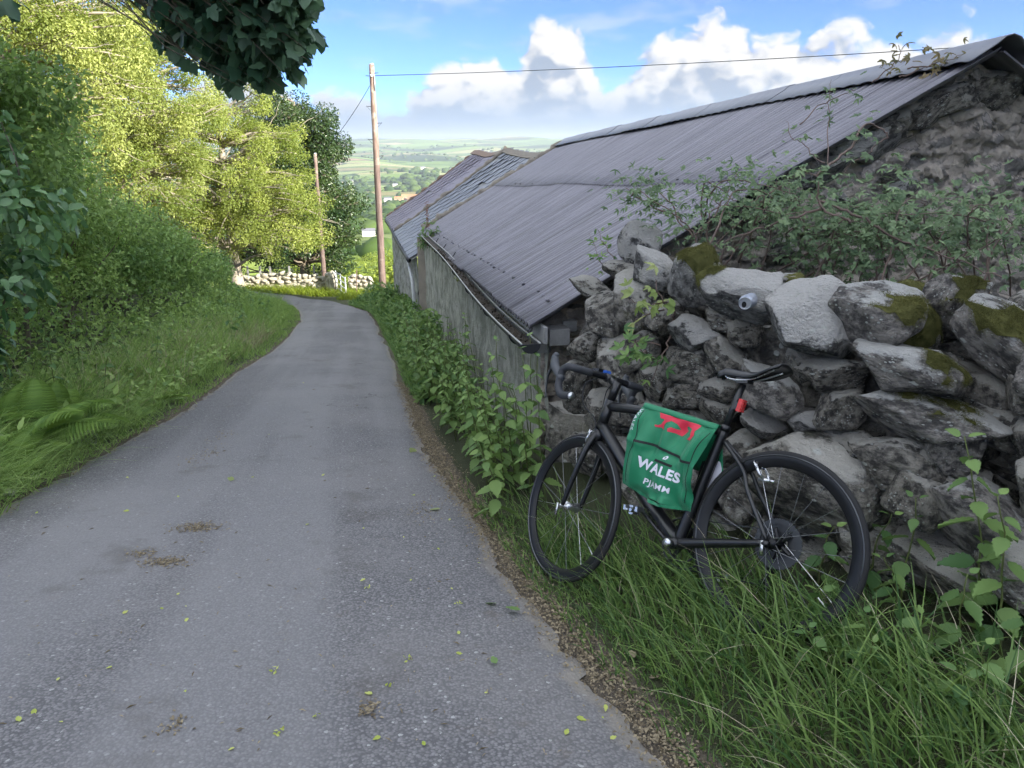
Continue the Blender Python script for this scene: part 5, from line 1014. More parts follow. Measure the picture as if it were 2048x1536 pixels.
def lane_pts(n, px0=0, px1=1300, py0=760, py1=1530):
    out = []
    while len(out) < n:
        r = ray(rng.uniform(px0, px1), rng.uniform(py0, py1)); k_ = CAMH / (-r[2] - .15 * r[1]); p = CAMP + r * k_
        if xl(p[1]) + .1 < p[0] < xr(p[1]) - .05: out.append([p[0], p[1], road_z(p[0], p[1]) + .004])
    return np.array(out)
for px, py, sx, sy, k_ in ((395, 1072, .10, .06, 300), (330, 1142, .09, .05, 280), (285, 1125, .07, .05, 120), (415, 920, .10, .25, 120), (740, 1440, .03, .04, 70), (350, 1480, .05, .05, 50), (850, 1030, .1, .2, 90), (450, 880, .1, .2, 60)):
    r = ray(px, py); p = CAMP + r * (CAMH / (-r[2] - .15 * r[1])); P = np.stack([rng.normal(p[0], sx * .6, k_), rng.normal(p[1], sy * .6, k_), np.zeros(k_)], 1); P[:, 2] = road_z(P[:, 0], P[:, 1]) + .004; parts.append(leaves(P, sph(k_) * [1, 1, .2], unit(sph(k_) * .4 + UPv), .008 + .011 * rng.random(k_)))
P = lane_pts(260); n = len(P); parts.append(leaves(P, sph(n) * [1, 1, .05], unit(sph(n) * .25 + UPv), .008 + .03 * rng.random(n) ** 2, LEAF, .003 + .004 * rng.random(n)))
stuff('litter', *cat3(parts), M_litter, 'brown crumbs and dead leaf litter along the edges of the lane', 'litter')
parts = []; P = lane_pts(42); n = len(P); parts.append(leaves(P, sph(n) * [1, 1, .1], unit(sph(n) * .3 + UPv), .012 + .02 * rng.random(n), OVAL)); P = np.repeat(lane_pts(7, 350, 1000, 1150, 1500), 7, 0); n = len(P); P = P + rng.normal(0, .008, P.shape) * [1, 1, .3]; parts.append(leaves(P, sph(n), unit(sph(n) + UPv), .014, OVAL))
stuff('seed_litter', *cat3(parts), M_seed, 'scattered yellow green seeds and leaf scraps on the asphalt', 'litter')
fl_me = [mesh('fallen_leaf', OVAL[0] * [1, 1.2, .6], OVAL[1], m_, True, np.full(len(OVAL[0]), .6)) for m_ in (M_leaflight, M_nettle, M_litter)]
for px, py, sz, k_, lb in ((1040, 1232, .06, 1, 'green fallen leaf on the lane, left of the grass'), (992, 1220, .05, 1, 'dark green fallen leaf beside the litter strip'), (992, 1345, .04, 1, 'small green leaf lying flat on the asphalt'), (830, 905, .09, 0, 'curled pale leaf at the right edge of the lane'), (1268, 1322, .05, 2, 'brown dead leaf in the litter strip'), (1316, 1362, .05, 2, 'larger brown dead leaf by the grass'), (470, 976, .05, 0, 'pale curled leaf in the middle of the lane'), (880, 1028, .06, 0, 'pale leaf on the litter strip near the front wheel')):
    r = ray(px, py); p = CAMP + r * (CAMH / (-r[2] - .15 * r[1])); z = max(road_z(p[0], p[1]), float(gz(p[0], p[1]))) + .012; o = obj('fallen_leaf', fl_me[k_]); o.location = (p[0], p[1], z); o.scale = (sz, sz, sz); o.rotation_euler = (rng.normal(0, .3), rng.normal(0, .2), rng.random() * 6.28); tag(o, lb, 'leaf', 'fallen leaves on the lane')
# ================================================================== bicycle
M_frame = flat('satin black carbon', (.008, .0085, .010), .30, 0, .2, 12, spec=.6); M_tyre = flat('black rubber', (.020, .020, .021), .7, 0, .3, 30, spec=.3); M_rim = flat('black alloy rim', (.012, .0125, .014), .36, .2, .2); M_brake = flat('rim brake track', (.085, .09, .095), .35, .7, .2)
M_spoke = flat('dull steel spoke', (.22, .225, .23), .4, .6); M_steel = flat('bright steel', (.60, .61, .62), .28, .95, .12); M_tape = flat('black bar tape', (.040, .042, .048), .6, 0, .3, 25, .3); M_hood = flat('rubber hood', (.075, .08, .088), .5, 0, .2); M_redl = flat('red light lens', (.55, .03, .03), .25); M_blue = flat('blue mount', (.03, .12, .50), .35); M_sprocket = flat('grey sprocket', (.055, .058, .062), .5, .6, .25)
BK = np.array([.905, 2.36, -.265]); YAW, LEAN, PIT = R(-40.5), R(21.5), R(12.0)
def bike_mat():
    Mp = Matrix.Rotation(PIT, 4, 'Y'); Ml = Matrix.Rotation(LEAN, 4, 'X'); sa, ca = math.sin(YAW), math.cos(YAW)
    My = Matrix(((sa, -ca, 0, BK[0]), (ca, sa, 0, BK[1]), (0, 0, 1, BK[2]), (0, 0, 0, 1))); return My @ Ml @ Mp
BM = bike_mat(); BMi = BM.inverted()
bike = bpy.data.objects.new('bicycle', None); link(bike); bike.matrix_world = BM; tag(bike, 'black road bicycle leaning on the dry stone wall', 'bicycle')
WRAD = .338
def wheel(name, hub, steer=0.0, rear=False):
    root = bpy.data.objects.new(name, None); link(root, bike); root.location = hub; root.rotation_euler = (0, 0, steer)
    a = np.arange(72) / 72 * 2 * np.pi; P = lambda r_, y=0: np.stack([r_ * np.cos(a), 0 * a + y, r_ * np.sin(a)], 1)
    V, F = tube(P(WRAD - .0122), .0122, 12, closed=True); obj('tyre', mesh('tyre', V, F, M_tyre, True), root)
    dp = .036; prof = [(.327, -.0095), (.318, -.0115), (.316, -.0118), (WRAD - .022 - dp, -.006), (WRAD - .026 - dp, 0), (WRAD - .022 - dp, .006), (.316, .0118), (.318, .0115), (.327, .0095), (.322, 0)]
    V = np.concatenate([P(r_, y) for r_, y in prof]); k = len(prof); n = 72; i, j = np.meshgrid(np.arange(k), np.arange(n), indexing='ij'); F = np.stack([i * n + j, i * n + (j + 1) % n, ((i + 1) % k) * n + (j + 1) % n, ((i + 1) % k) * n + j], -1).reshape(-1, 4); obj('rim', mesh('rim', V, F, M_rim, True), root)
    mb = MB()
    for y in (-.0121, .0121): V, F = tube(P(.3205, y), .0032, 4, closed=True); mb.add(V, F)
    mb.build('brake_track', M_brake, root)
    V, F = tube([(0, -.05, 0), (0, -.035, 0), (0, -.034, 0), (0, 0, 0), (0, .034, 0), (0, .035, 0), (0, .05, 0)], [.010, .010, .022, .014, .022, .010, .010], 14); obj('hub', mesh('hub', V, F, M_steel if not rear else M_rim, True), root)
    MB().tube([(0, -.062, 0), (0, .066, 0)], .0045, 8).box((.012, .070, -.02), (.012, .006, .055)).build('skewer', M_steel, root, True)
    ns = 18 if not rear else 20
    for q in range(ns):
        t = q / ns * 2 * np.pi; sg = 1 if q % 2 else -1; off = .45 * (1 if (q // 2) % 2 else -1) * (1 if rear else .0); h = (.02 * math.cos(t + off * 2), sg * .033, .02 * math.sin(t + off * 2)); e = (.282 * math.cos(t), sg * .003, .282 * math.sin(t)); V, F = tube([h, e], .0010, 4); obj('spoke', mesh('spoke', V, F, M_steel if q % 4 == 0 else M_spoke), root)
    vt = math.pi * 1.23; MB().tube([(.283 * math.cos(vt), 0, .283 * math.sin(vt)), (.235 * math.cos(vt), 0, .235 * math.sin(vt))], .003, 6).build('valve', M_steel, root)
    if rear:
        for i, rr in enumerate((.092, .078, .066, .054, .043, .034)):
            n = int(rr * 420); pts = []
            for q in range(n * 2): t = q / (n * 2) * 2 * np.pi; r2 = rr * (1.03 if q % 2 else .97); pts.append((r2 * math.cos(t), -.026 - i * .005, r2 * math.sin(t)))
            inn = [(rr * .78 * math.cos(q / (n * 2) * 2 * np.pi), -.026 - i * .005, rr * .78 * math.sin(q / (n * 2) * 2 * np.pi)) for q in range(n * 2)]; V = np.array(pts + inn); m_ = n * 2; j = np.arange(m_); F = np.stack([j, (j + 1) % m_, m_ + (j + 1) % m_, m_ + j], -1)
            o = obj('sprocket', mesh('sprocket', V, F, M_sprocket), root); solid(o, .002, 0)
        mb = MB()
        for q in range(5): t = q / 5 * 6.283; mb.tube([(.015 * math.cos(t), -.03, .015 * math.sin(t)), (.058 * math.cos(t), -.03, .058 * math.sin(t))], .007, 5)
        mb.build('spider', M_rim, root)
    return root
HUBR, HUBF = np.array([0, 0, WRAD]), np.array([.985, 0, WRAD]); BB = np.array([.405, 0, .272]); ST = np.array([.250, 0, .745]); HT = np.array([.832, 0, .835]); HB = np.array([.872, 0, .700]); STEER = R(-13)
wheel('rear_wheel', HUBR, 0, True)
steer = bpy.data.objects.new('front_end', None); link(steer, bike); axis = Vector(HT - HB).normalized(); Ms = Matrix.Translation(Vector(HB)) @ Matrix.Rotation(STEER, 4, axis) @ Matrix.Translation(-Vector(HB))
def turned(p): return np.array(Ms @ Vector(p))
bpy.data.objects.remove(steer)
fw_ = wheel('front_wheel', (0, 0, 0)); fw_.matrix_local = Ms @ Matrix.Translation(Vector(HUBF))
def frame():
    root = bpy.data.objects.new('frame', None); link(root, bike); T = lambda nm, P, r_, k=12, m=M_frame, fl=1.0: obj(nm, mesh(nm, *tube(np.array(P), r_, k, True, fl), m, True), root)
    T('top_tube', spline([ST + [.0, 0, -.02], (ST + HT) / 2 + [0, 0, -.005], HT + [.004, 0, -.028]], 8), np.linspace(.017, .022, 17)); T('down_tube', spline([BB, (BB + HB) / 2, HB + [-.005, 0, .02]], 8), np.linspace(.032, .028, 17)); T('seat_tube', spline([BB, (BB + ST) / 2, ST], 8), np.linspace(.026, .019, 17)); T('head_tube', [HB, HT], [.026, .022], 14); T('bottom_bracket', [BB + [0, -.045, 0], BB + [0, .045, 0]], .024, 14)
    for sg in (1, -1):
        T('chainstay', spline([BB + [-.01, sg * .02, 0], BB * .6 + HUBR * .4 + [0, sg * .035, .0], HUBR + [0, sg * .062, 0]], 8), np.linspace(.021, .013, 17)); T('seatstay', spline([ST + [-.005, sg * .008, -.05], ST * .62 + HUBR * .38 + [-.015, sg * .028, 0], ST * .45 + HUBR * .55 + [-.012, sg * .045, -.01], HUBR + [0, sg * .062, .01]], 8), .0085)
        T('dropout', [HUBR + [.01, sg * .062, 0], HUBR + [-.008, sg * .062, -.005]], .014, 8)
    T('seat_clamp', [ST + [0, 0, -.012], ST + [-.004, 0, .012]], .021, 12)
frame()
# fork, turned with the handlebar
root = bpy.data.objects.new('fork', None); link(root, bike); crown = HB + [.008, 0, -.03]
for sg in (1, -1):
    P = np.array([turned(q) for q in spline([crown + [0, sg * .012, .01], crown + [.012, sg * .038, -.05], crown * .5 + HUBF * .5 + [-.005, sg * .05, 0], HUBF + [0, sg * .052, 0]], 8)]); obj('blade', mesh('blade', *tube(P, np.linspace(.019, .010, len(P)), 10), M_frame, True), root); obj('dropout', mesh('dropout', *tube([turned(HUBF + [0, sg * .052, .012]), turned(HUBF + [0, sg * .052, -.012])], .010, 8), M_steel, True), root)
obj('fork_crown', mesh('fork_crown', *tube([turned(HB + [.01, 0, -.05]), turned(HB)], [.030, .025], 12), M_frame, True), root)
# brakes
def caliper(name, c, ups, fwd, tr=lambda p: p):
    mb = MB(); c = np.asarray(c, float); ups = np.asarray(ups, float); fwd = np.asarray(fwd, float); Yv = np.array([0, 1.0, 0])
    for sg in (1, -1): mb.tube([tr(c + ups * .03 + fwd * .0), tr(c + Yv * sg * .030 + ups * .018), tr(c + Yv * sg * .034 - ups * .02), tr(c + Yv * sg * .020 - ups * .042)], [.006, .007, .006, .006], 6); mb.box(tr(c + Yv * sg * .018 - ups * .046), (.045, .010, .012))
    mb.tube([tr(c + fwd * .015 + ups * .012), tr(c - fwd * .02 + ups * .012)], .006, 6); mb.tube([tr(c + Yv * .034 + ups * .03), tr(c + Yv * .036 + ups * .0)], .004, 6); o = mb.build(name, M_steel, bike, True)
caliper('front_brake', crown + [.030, 0, -.005], unit(HT - HB), (1, 0, 0), turned); caliper('rear_brake', ST * .46 + HUBR * .54 + [-.035, 0, .075], unit(ST - HUBR), (-.9, 0, -.3))
# stem, handlebar, levers
root = bpy.data.objects.new('handlebar', None); link(root, bike); tT = HT + unit(HT - HB) * .070; sc_ = tT + np.array([.060, 0, .034]); T2 = lambda nm, P, r_, m, k=10: obj(nm, mesh(nm, *tube(np.array([turned(q) for q in P]), r_, k), m, True), root)
T2('spacer', [HT, tT + unit(HT - HB) * .015], .019, M_frame, 12); T2('stem', [tT, sc_], .017, M_frame, 12); T2('face_plate', [sc_ + [0, -.022, 0], sc_ + [0, .022, 0]], .020, M_frame, 12)
for sg in (1, -1):
    q = sc_; pts = [q + [0, sg * .02, 0], q + [0, sg * .12, 0], q + [.008, sg * .19, 0], q + [.035, sg * .207, .004], q + [.070, sg * .210, -.012], q + [.082, sg * .212, -.065], q + [.065, sg * .214, -.105], q + [.03, sg * .216, -.127], q + [-.035, sg * .218, -.132]]
    P = spline(pts, 6); T2('bar_tape', P[5:], .0175, M_tape, 12); T2('bar_top', P[:8], .0145, M_frame, 12); T2('bar_end', [P[-1] + [.002, 0, 0], P[-1] + [-.008, 0, 0]], .016, M_steel)
    h = q + np.array([.078, sg * .212, -.022]); o = T2('hood', spline([h + [-.015, 0, -.03], h + [.02, 0, -.002], h + [.058, 0, .034], h + [.068, 0, .074], h + [.058, 0, .092]], 5), np.concatenate([np.linspace(.016, .021, 11), np.linspace(.0205, .012, 10)]), M_hood, 12)
    P = np.array([turned(x) for x in spline([h + [.075, 0, .03], h + [.095, sg * .004, -.01], h + [.085, sg * .008, -.07], h + [.070, sg * .010, -.115]], 6)]); obj('brake_lever', mesh('brake_lever', *tube(P, np.linspace(.010, .005, len(P)), 8, True, .5), M_brake, True), root)
    T2('cable', spline([q + [.02, sg * .05, -.01], q + [.085, sg * .065, -.04], q + [.085, sg * .055, -.13], HB + [.04, sg * .015, .05], HB + [.005, sg * .026, .0]], 8), .0023, M_tape, 6)
mc_ = turned(sc_ + [.03, .01, .028]); MB().box(mc_, (.05, .034, .012)).build('computer_mount', M_blue, root); MB().box(mc_ + [-.005, .055, -.002], (.04, .03, .014)).build('front_light', M_frame, root)
# saddle and post
SPT = ST + unit(ST - BB) * .185; obj('seatpost', mesh('seatpost', *tube([ST + unit(ST - BB) * -.02, SPT], .0138, 12), M_frame, True), bike)
root = bpy.data.objects.new('saddle', None); link(root, bike); nu, nv = 22, 9; Q = []
for i in range(nu):
    f = i / (nu - 1); x = .150 - .275 * f; w = .020 + .052 * sm(f, .35, .9) - .012 * sm(f, .93, 1); zt = .012 * math.cos(f * 5.2) + .022 * f ** 2
    for j in range(nv): v_ = -1 + 2 * j / (nv - 1); Q.append([x, w * v_, zt - (.030 - .012 * f) * abs(v_) ** 2.4 - .010 * (f < .06)])
Q = np.array(Q) + SPT + [-.045, 0, .048]; o = obj('cover', mesh('cover', Q, grid_faces(nu, nv)[:, ::-1], M_frame, True), root); solid(o, .010, 0)
for sg in (1, -1): obj('rail', mesh('rail', *tube(spline([SPT + [.085, sg * .012, .045], SPT + [.05, sg * .020, .018], SPT + [-.04, sg * .022, .016], SPT + [-.14, sg * .035, .05]], 6), .0035, 6), M_steel, True), root)
MB().box(SPT + [-.005, 0, .012], (.05, .045, .022)).build('clamp', M_frame, root)
tl = ST + unit(ST - BB) * .095 + np.array([-.034, .010, 0]); Rt = np.array(Matrix.Rotation(R(-14), 3, 'Y')); root = bpy.data.objects.new('tail_light', None); link(root, bike); mb = MB(); mb.box(tl, (.018, .026, .050), Rt, .5)
for i in range(5): mb.box(tl + Rt @ np.array([-.0125, 0, -.020 + i * .010]), (.004, .022, .006), Rt, .5)
mb.build('lens', M_redl, root); MB().box(tl + [.018, 0, 0], (.018, .022, .03), Rt).build('bracket', M_frame, root)
# cranks and pedals
root = bpy.data.objects.new('crankset', None); link(root, bike); ca_ = R(147); cl = .172; e1 = BB + np.array([math.cos(R(33)) * cl * 1.0, 0, math.sin(R(33)) * cl]); 
arm1 = BB + np.array([cl * math.cos(R(38)), .075, cl * math.sin(R(38))]); arm2 = BB - np.array([cl * math.cos(R(38)), .075, cl * math.sin(R(38))])
obj('crank_arm', mesh('crank_arm', *tube([BB + [0, .062, 0], (BB + [0, .062, 0] + arm1) / 2, arm1], [.017, .012, .012], 10, True, .6), M_frame, True), root); obj('crank_arm', mesh('crank_arm', *tube([BB + [0, -.062, 0], arm2], [.017, .012], 10, True, .6), M_frame, True), root); obj('crank_bolt', mesh('crank_bolt', *tube([BB + [0, .062, 0], BB + [0, .082, 0]], [.019, .016], 14), M_steel, True), root)
a = np.arange(90) / 90 * 2 * np.pi
for rr, y in ((.101, -.045), (.072, -.038)):
    P = np.stack([rr * np.cos(a), 0 * a + y, rr * np.sin(a)], 1) + BB; V, F = tube(P, .004, 6, closed=True); obj('chainring', mesh('chainring', V, F, M_sprocket, True), root)
mb = MB()
for q in range(4): t = q * 1.571 + .6; mb.tube([BB + [0, -.045, 0], BB + [.1 * math.cos(t), -.045, .1 * math.sin(t)]], .009, 6)
mb.build('chainring_spider', M_frame, root)
for e in (arm1, arm2):
    sg = 1 if e[1] > 0 else -1; c_ = e + np.array([0, sg * .05, 0]); mb = MB(); mb.tube([e, c_ + [0, sg * .03, 0]], .007, 8)
    for d in ((.026, 0), (-.026, 0), (0, .014), (0, -.014)): mb.box(c_ + [d[0], 0, d[1]], (.018, .050, .008)); 
    mb.box(c_ + [.03, sg * .01, .006], (.01, .04, .02)); mb.box(c_ + [-.03, sg * .01, .006], (.012, .045, .018)); mb.build('pedal', M_steel, root)
a = np.linspace(np.pi / 2, 1.5 * np.pi, 16); top = np.array([[.0, -.042, HUBR[2] + .045], [BB[0], -.045, BB[2] + .101]]); bot = np.array([[BB[0], -.045, BB[2] - .101], [.05, -.042, HUBR[2] - .16], [.02, -.042, HUBR[2] - .09], [0, -.042, HUBR[2] - .045]])
mb = MB(); mb.tube(top, .004, 5, True, .5, 0, .6); mb.tube(bot, .004, 5, True, .5, 0, .6); mb.build('chain', M_sprocket, bike); mb = MB(); mb.tube([HUBR + [.01, -.06, -.02], HUBR + [.03, -.055, -.09], HUBR + [.045, -.045, -.16]], .012, 8); mb.tube([HUBR + [.045, -.05, -.16], HUBR + [.045, -.04, -.16]], .025, 12); mb.tube([HUBR + [.025, -.05, -.09], HUBR + [.025, -.04, -.09]], .025, 12); mb.build('rear_derailleur', M_frame, bike, True)

# ================================================================== jersey over the top tube
def unbike(px, py, y):                                      # photo pixel -> bike coordinates on the plane local y
    o = BMi @ Vector(CAMP); d = (BMi.to_3x3() @ Vector(ray(px, py))); k = (y - o.y) / d.y; p = o + d * k; return np.array(p)
ZS = 230 / 1413.0
def zpix(x, y): return 1230 + x * ZS, 790 + y * ZS
def make_jersey_mat(name, col, mesh_=0.0):
    m, g = material(name); tc = g.new('ShaderNodeTexCoord').outputs['Object']; n = g.noise(tc, 9, 3, .6); w = g.new('ShaderNodeTexWave', ins={'Vector': tc, 'Scale': 160.0, 'Distortion': 1.0}).outputs[1]
    g.put(g.b.inputs['Base Color'], g.mix(g.math('MULTIPLY', n, .35), c4(col), c4([c_ * .72 for c_ in col]))); g.b.inputs['Roughness'].default_value = .55; g.b.inputs['Sheen Weight'].default_value = .15; bump(g, w, .12 + mesh_, .002); return m
M_green = make_jersey_mat('green jersey knit', (.004, .20, .085)); M_green2 = make_jersey_mat('mesh side panel', (.006, .23, .10), .5); M_trim = flat('black elastic trim', (.012, .012, .014), .7); M_print = flat('white print', (.74, .73, .80), .6); M_red = make_jersey_mat('red print', (.62, .012, .045)); M_lin = flat('white lining', (.72, .72, .80), .7)
CORN = [(345, 150), (1245, 430), (925, 1432), (105, 1085)]   # in a 6x enlargement of the photograph
YJ = .052; C3 = [unbike(*zpix(*q), YJ if i > 1 else .044) for i, q in enumerate(CORN)]
def jers(u, v, lift=0.0):
    u = np.asarray(u, float); v = np.asarray(v, float); a = np.stack([u, v], -1)
    bl = (C3[0] * ((1 - u) * (1 - v))[..., None] + C3[1] * (u * (1 - v))[..., None] + C3[2] * (u * v)[..., None] + C3[3] * ((1 - u) * v)[..., None])
    # belly: sides bow outwards, hem sags, long folds run down from the tube
    du = C3[1] - C3[0]; dv = C3[3] - C3[0]
    bl = bl + dv * (.035 * np.sin(np.pi * u) * v ** 2)[..., None] - du * (.035 * np.sin(np.pi * v) * (1 - 2 * u))[..., None] * -1.0
    fold = .022 * np.sin(7.5 * u + 2.6 * v + .6) * (.35 + v) + .017 * np.sin(15 * u - 3.0 * v + 1.7) * (1 - .5 * v) + .007 * np.sin(4 * u + 9 * v) * v + .006 * np.sin(27 * u + 5 * v * (1 + u)) + .008 * np.sin(21 * (u - v) + 1) * sm(v, .45, .9) * sm(u, .1, .4) + .009 * np.exp(-((v - .43 - .06 * u) / .05) ** 2) * np.sin(6 * u + 1) + .010 * np.exp(-((u - .5 - .5 * (v - .6)) / .05) ** 2) * sm(v, .4, .8)
    fold = fold * sm(v, -.02, .16) * (1 - .62 * sm(v, .46, .58) * sm(v, 1.02, .90) * sm(u, .05, .2) * sm(u, .95, .75))
    out = .030 * np.sin(np.pi * np.clip(v, 0, 1)) + .012 * v
    return bl + np.array([0, 1.0, 0]) * (out + fold + lift)[..., None]
jersey = bpy.data.objects.new('cycling_jersey', None); link(jersey); jersey.matrix_world = BM; tag(jersey, 'green cycling jersey with red print and white lettering hung over the crossbar', 'jersey')
nu, nv = 130, 150; U, Vv = np.meshgrid(np.linspace(.10, .885, nu), np.linspace(0, 1, nv), indexing='ij'); o = obj('back_panel', mesh('back_panel', jers(U, Vv).reshape(-1, 3), grid_faces(nu, nv), M_green, True), jersey); solid(o, .002)
for nm, a, b in (('side_panel', -.01, .10), ('side_panel', .885, 1.0)):
    U, Vv = np.meshgrid(np.linspace(a, b, 18), np.linspace(.0, 1, nv), indexing='ij'); o = obj(nm, mesh(nm, jers(U, Vv).reshape(-1, 3), grid_faces(18, nv), M_green2, True), jersey); solid(o, .002)
# cloth running over the tube and down the far side
k = 12; th_ = np.linspace(0, 1, k); U = np.linspace(0, 1, 40); Q = []
for f in th_:
    base = jers(U, np.zeros(40)); off = np.stack([0 * U, -(.09 * f + .0 * U), .022 * np.sin(np.pi * min(1, f * 2.5)) - .30 * max(0, f - .35) ** 1.1 + 0 * U], 1); Q.append(base + off + .006 * np.stack([0 * U, np.sin(U * 16 + f * 3), 0 * U], 1))
o = obj('far_side', mesh('far_side', np.array(Q).reshape(-1, 3), grid_faces(k, 40), M_green, True), jersey); solid(o, .002)
wp = np.array([unbike(*zpix(x, y), -.035) for x, y in ((1285, 765), (1312, 900), (1305, 1000), (1180, 1165), (1140, 1138))]); o = obj('white_lining', mesh('white_lining', wp, [[0, 1, 2, 3, 4]], M_lin), jersey); solid(o, .003)
dk = np.array([unbike(*zpix(x, y), -.03) for x, y in ((1180, 470), (1270, 470), (1290, 760), (1130, 1150), (960, 1420), (900, 1400))]); o = obj('dark_front', mesh('dark_front', dk, [[0, 1, 2, 3, 4, 5]], M_trim), jersey); solid(o, .003)
# inverse map: enlargement pixel -> cloth u,v
def uv_of(x, y):
    c = np.array(CORN, float); u, v = .5, .5
    for _ in range(12):
        p = c[0] * (1 - u) * (1 - v) + c[1] * u * (1 - v) + c[2] * u * v + c[3] * (1 - u) * v; du = (c[1] - c[0]) * (1 - v) + (c[2] - c[3]) * v; dv = (c[3] - c[0]) * (1 - u) + (c[2] - c[1]) * u; d = np.linalg.solve(np.stack([du, dv], 1), np.array([x, y]) - p); u += d[0]; v += d[1]
    return u, v
def patch(name, poly, m, lift, parent=jersey, sub=True):
    """flat print on the cloth: polygon in enlargement pixels"""
    import bmesh
    bm = bmesh.new(); vs = [bm.verts.new((x, y, 0)) for x, y in poly]; bm.faces.new(vs); bmesh.ops.triangulate(bm, faces=bm.faces[:])
    if sub: bmesh.ops.subdivide_edges(bm, edges=[e for e in bm.edges if e.calc_length() > 60], cuts=2, use_grid_fill=True); bmesh.ops.triangulate(bm, faces=bm.faces[:])
    bm.verts.ensure_lookup_table(); uv = np.array([uv_of(v.co.x, v.co.y) for v in bm.verts]); F = np.array([[v.index for v in f.verts] for f in bm.faces]); bm.free(); V = jers(uv[:, 0], uv[:, 1], lift); return obj(name, mesh(name, V, F, m), parent)
def band(name, pts, w, m, lift):
    P = spline(pts, 8); T_ = unit(np.gradient(P, axis=0)); N_ = np.stack([-T_[:, 1], T_[:, 0]], 1); Q = np.stack([P - N_ * w / 2, P + N_ * w / 2], 1).reshape(-1, 2); uv = np.array([uv_of(*q) for q in Q]); return obj(name, mesh(name, jers(uv[:, 0], uv[:, 1], lift), grid_faces(len(P), 2), m), jersey)
band('pocket_trim', [(318, 570), (500, 615), (680, 690), (860, 770), (960, 838), (1060, 868)], 30, M_trim, .005); band('zip', [(560, 800), (690, 845), (800, 892)], 30, M_trim, .005); band('seam', [(380, 190), (330, 560), (240, 720), (160, 1000), (150, 1060)], 7, M_trim, .004); band('seam', [(1200, 470), (1110, 680), (1050, 880), (985, 1080), (900, 1330)], 7, M_trim, .004); band('hem', [(110, 1062), (330, 1190), (620, 1330), (925, 1410)], 34, M_green2, .005)
RED = [(575, 205), (700, 232), (850, 300), (1000, 345), (1085, 385), (1060, 430), (1035, 455), (1040, 520), (1000, 580), (945, 560), (985, 530), (990, 430), (930, 395), (905, 400), (915, 440), (945, 450), (900, 480), (845, 515), (780, 480), (715, 465), (705, 430), (745, 410), (800, 435), (830, 430), (800, 365), (735, 330), (665, 350), (640, 395), (650, 440), (600, 405), (530, 400), (515, 370), (560, 375), (600, 370), (650, 310), (590, 290), (578, 250)]
def inside(x, y, poly):
    c = np.zeros(len(x), bool); n = len(poly)
    for i in range(n):
        x0, y0 = poly[i]; x1, y1 = poly[(i + 1) % n]
        if y0 == y1: continue
        c ^= ((y0 > y) != (y1 > y)) & (x < (x1 - x0) * (y - y0) / (y1 - y0) + x0)
    return c
gx, gy = np.meshgrid(np.linspace(505, 1095, 120), np.linspace(195, 590, 84), indexing='ij'); uvg = np.array([uv_of(a_, b_) for a_, b_ in zip(gx.ravel()[::1], gy.ravel()[::1])]); Fg = grid_faces(120, 84); cxg = gx.ravel()[Fg].mean(1); cyg = gy.ravel()[Fg].mean(1); Fg = Fg[inside(cxg, cyg, RED)]
us = np.unique(Fg); mp_ = np.zeros(len(uvg), int); mp_[us] = np.arange(len(us)); obj('red_print', mesh('red_print', jers(uvg[us, 0], np.maximum(uvg[us, 1], .0), .0035), mp_[Fg], M_red, True), jersey)
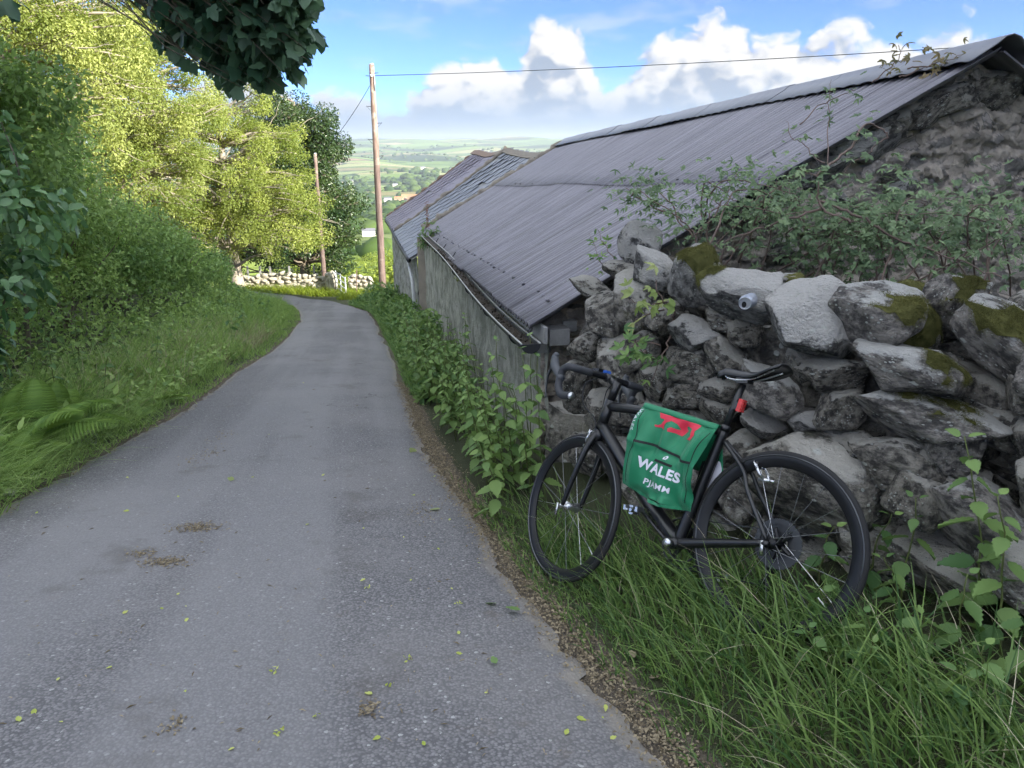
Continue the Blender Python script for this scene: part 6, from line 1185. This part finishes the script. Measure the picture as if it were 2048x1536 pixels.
def text(name, s, x0, y0, ex, ey, h, m=M_print, bold=.02, shear=0.0, width=1.0):
    """lettering on the cloth: baseline from (x0,y0) along (ex,ey) in enlargement pixels, h tall"""
    cu = bpy.data.curves.new(name, 'FONT'); cu.body = s; cu.size = 1.0; cu.offset = bold; cu.resolution_u = 3; cu.space_character = 1.12; cu.shear = shear; tmp = bpy.data.objects.new(name, cu); COL.objects.link(tmp); dg = bpy.context.evaluated_depsgraph_get(); me = bpy.data.meshes.new_from_object(tmp.evaluated_get(dg)); import bmesh; bm = bmesh.new(); bm.from_mesh(me); bmesh.ops.triangulate(bm, faces=bm.faces[:])
    for _ in range(5):
        es = [e for e in bm.edges if e.calc_length() > .09]
        if es: bmesh.ops.subdivide_edges(bm, edges=es, cuts=1); bmesh.ops.triangulate(bm, faces=bm.faces[:])
    bm.verts.index_update(); V = np.array([v.co for v in bm.verts]); F = [[v.index for v in f.verts] for f in bm.faces]; bm.free(); bpy.data.objects.remove(tmp); bpy.data.meshes.remove(me)
    lo, hi = V.min(0), V.max(0); L = math.hypot(ex, ey); d = np.array([ex, ey]) / L; nrm = np.array([d[1], -d[0]]); x = (V[:, 0] - lo[0]) / (hi[0] - lo[0]) * L * width; y = (V[:, 1] - lo[1]) / (hi[1] - lo[1]) * h; Pz = np.array([x0, y0]) + d * x[:, None] + nrm * y[:, None]; uv = np.array([uv_of(*q) for q in Pz]); return obj(name, mesh(name, jers(uv[:, 0], uv[:, 1], .004), F, m), jersey)
text('lettering', 'WALES', 305, 862, 575, 242, 126, bold=.04, shear=0); text('lettering', 'PJAMM', 385, 1092, 345, 138, 92, bold=.022, shear=0); text('small_lettering', 'CYCLING', 420, 1112, 190, 80, 22, flat('faint grey print', (.10, .30, .20), .6)); text('sleeve_lettering', 'WALES', 330, 165, -62, 275, 40, bold=.0)
patch('emblem', [(682, 775), (735, 762), (755, 775), (748, 800), (722, 812), (715, 806), (676, 800)], M_print, .005, sub=False); patch('emblem', [(705, 778), (732, 775), (735, 793), (708, 795)], M_green, .0055, sub=False)
HAZE = 1.0e-4
# ================================================================== air
hz, g = material('haze'); g.n.remove(g.b); pv = g.new('ShaderNodeVolumePrincipled'); pv.inputs['Color'].default_value = (.80, .88, 1, 1); pv.inputs['Density'].default_value = HAZE; pv.inputs['Anisotropy'].default_value = .2; g.l.new(pv.outputs[0], g.out.inputs['Volume'])
if HAZE > 0: tag(MB().box((0, 0, -40), (26000, 26000, 420)).build('haze', hz), 'thin pale blue haze over the valley', 'haze', kind='stuff')
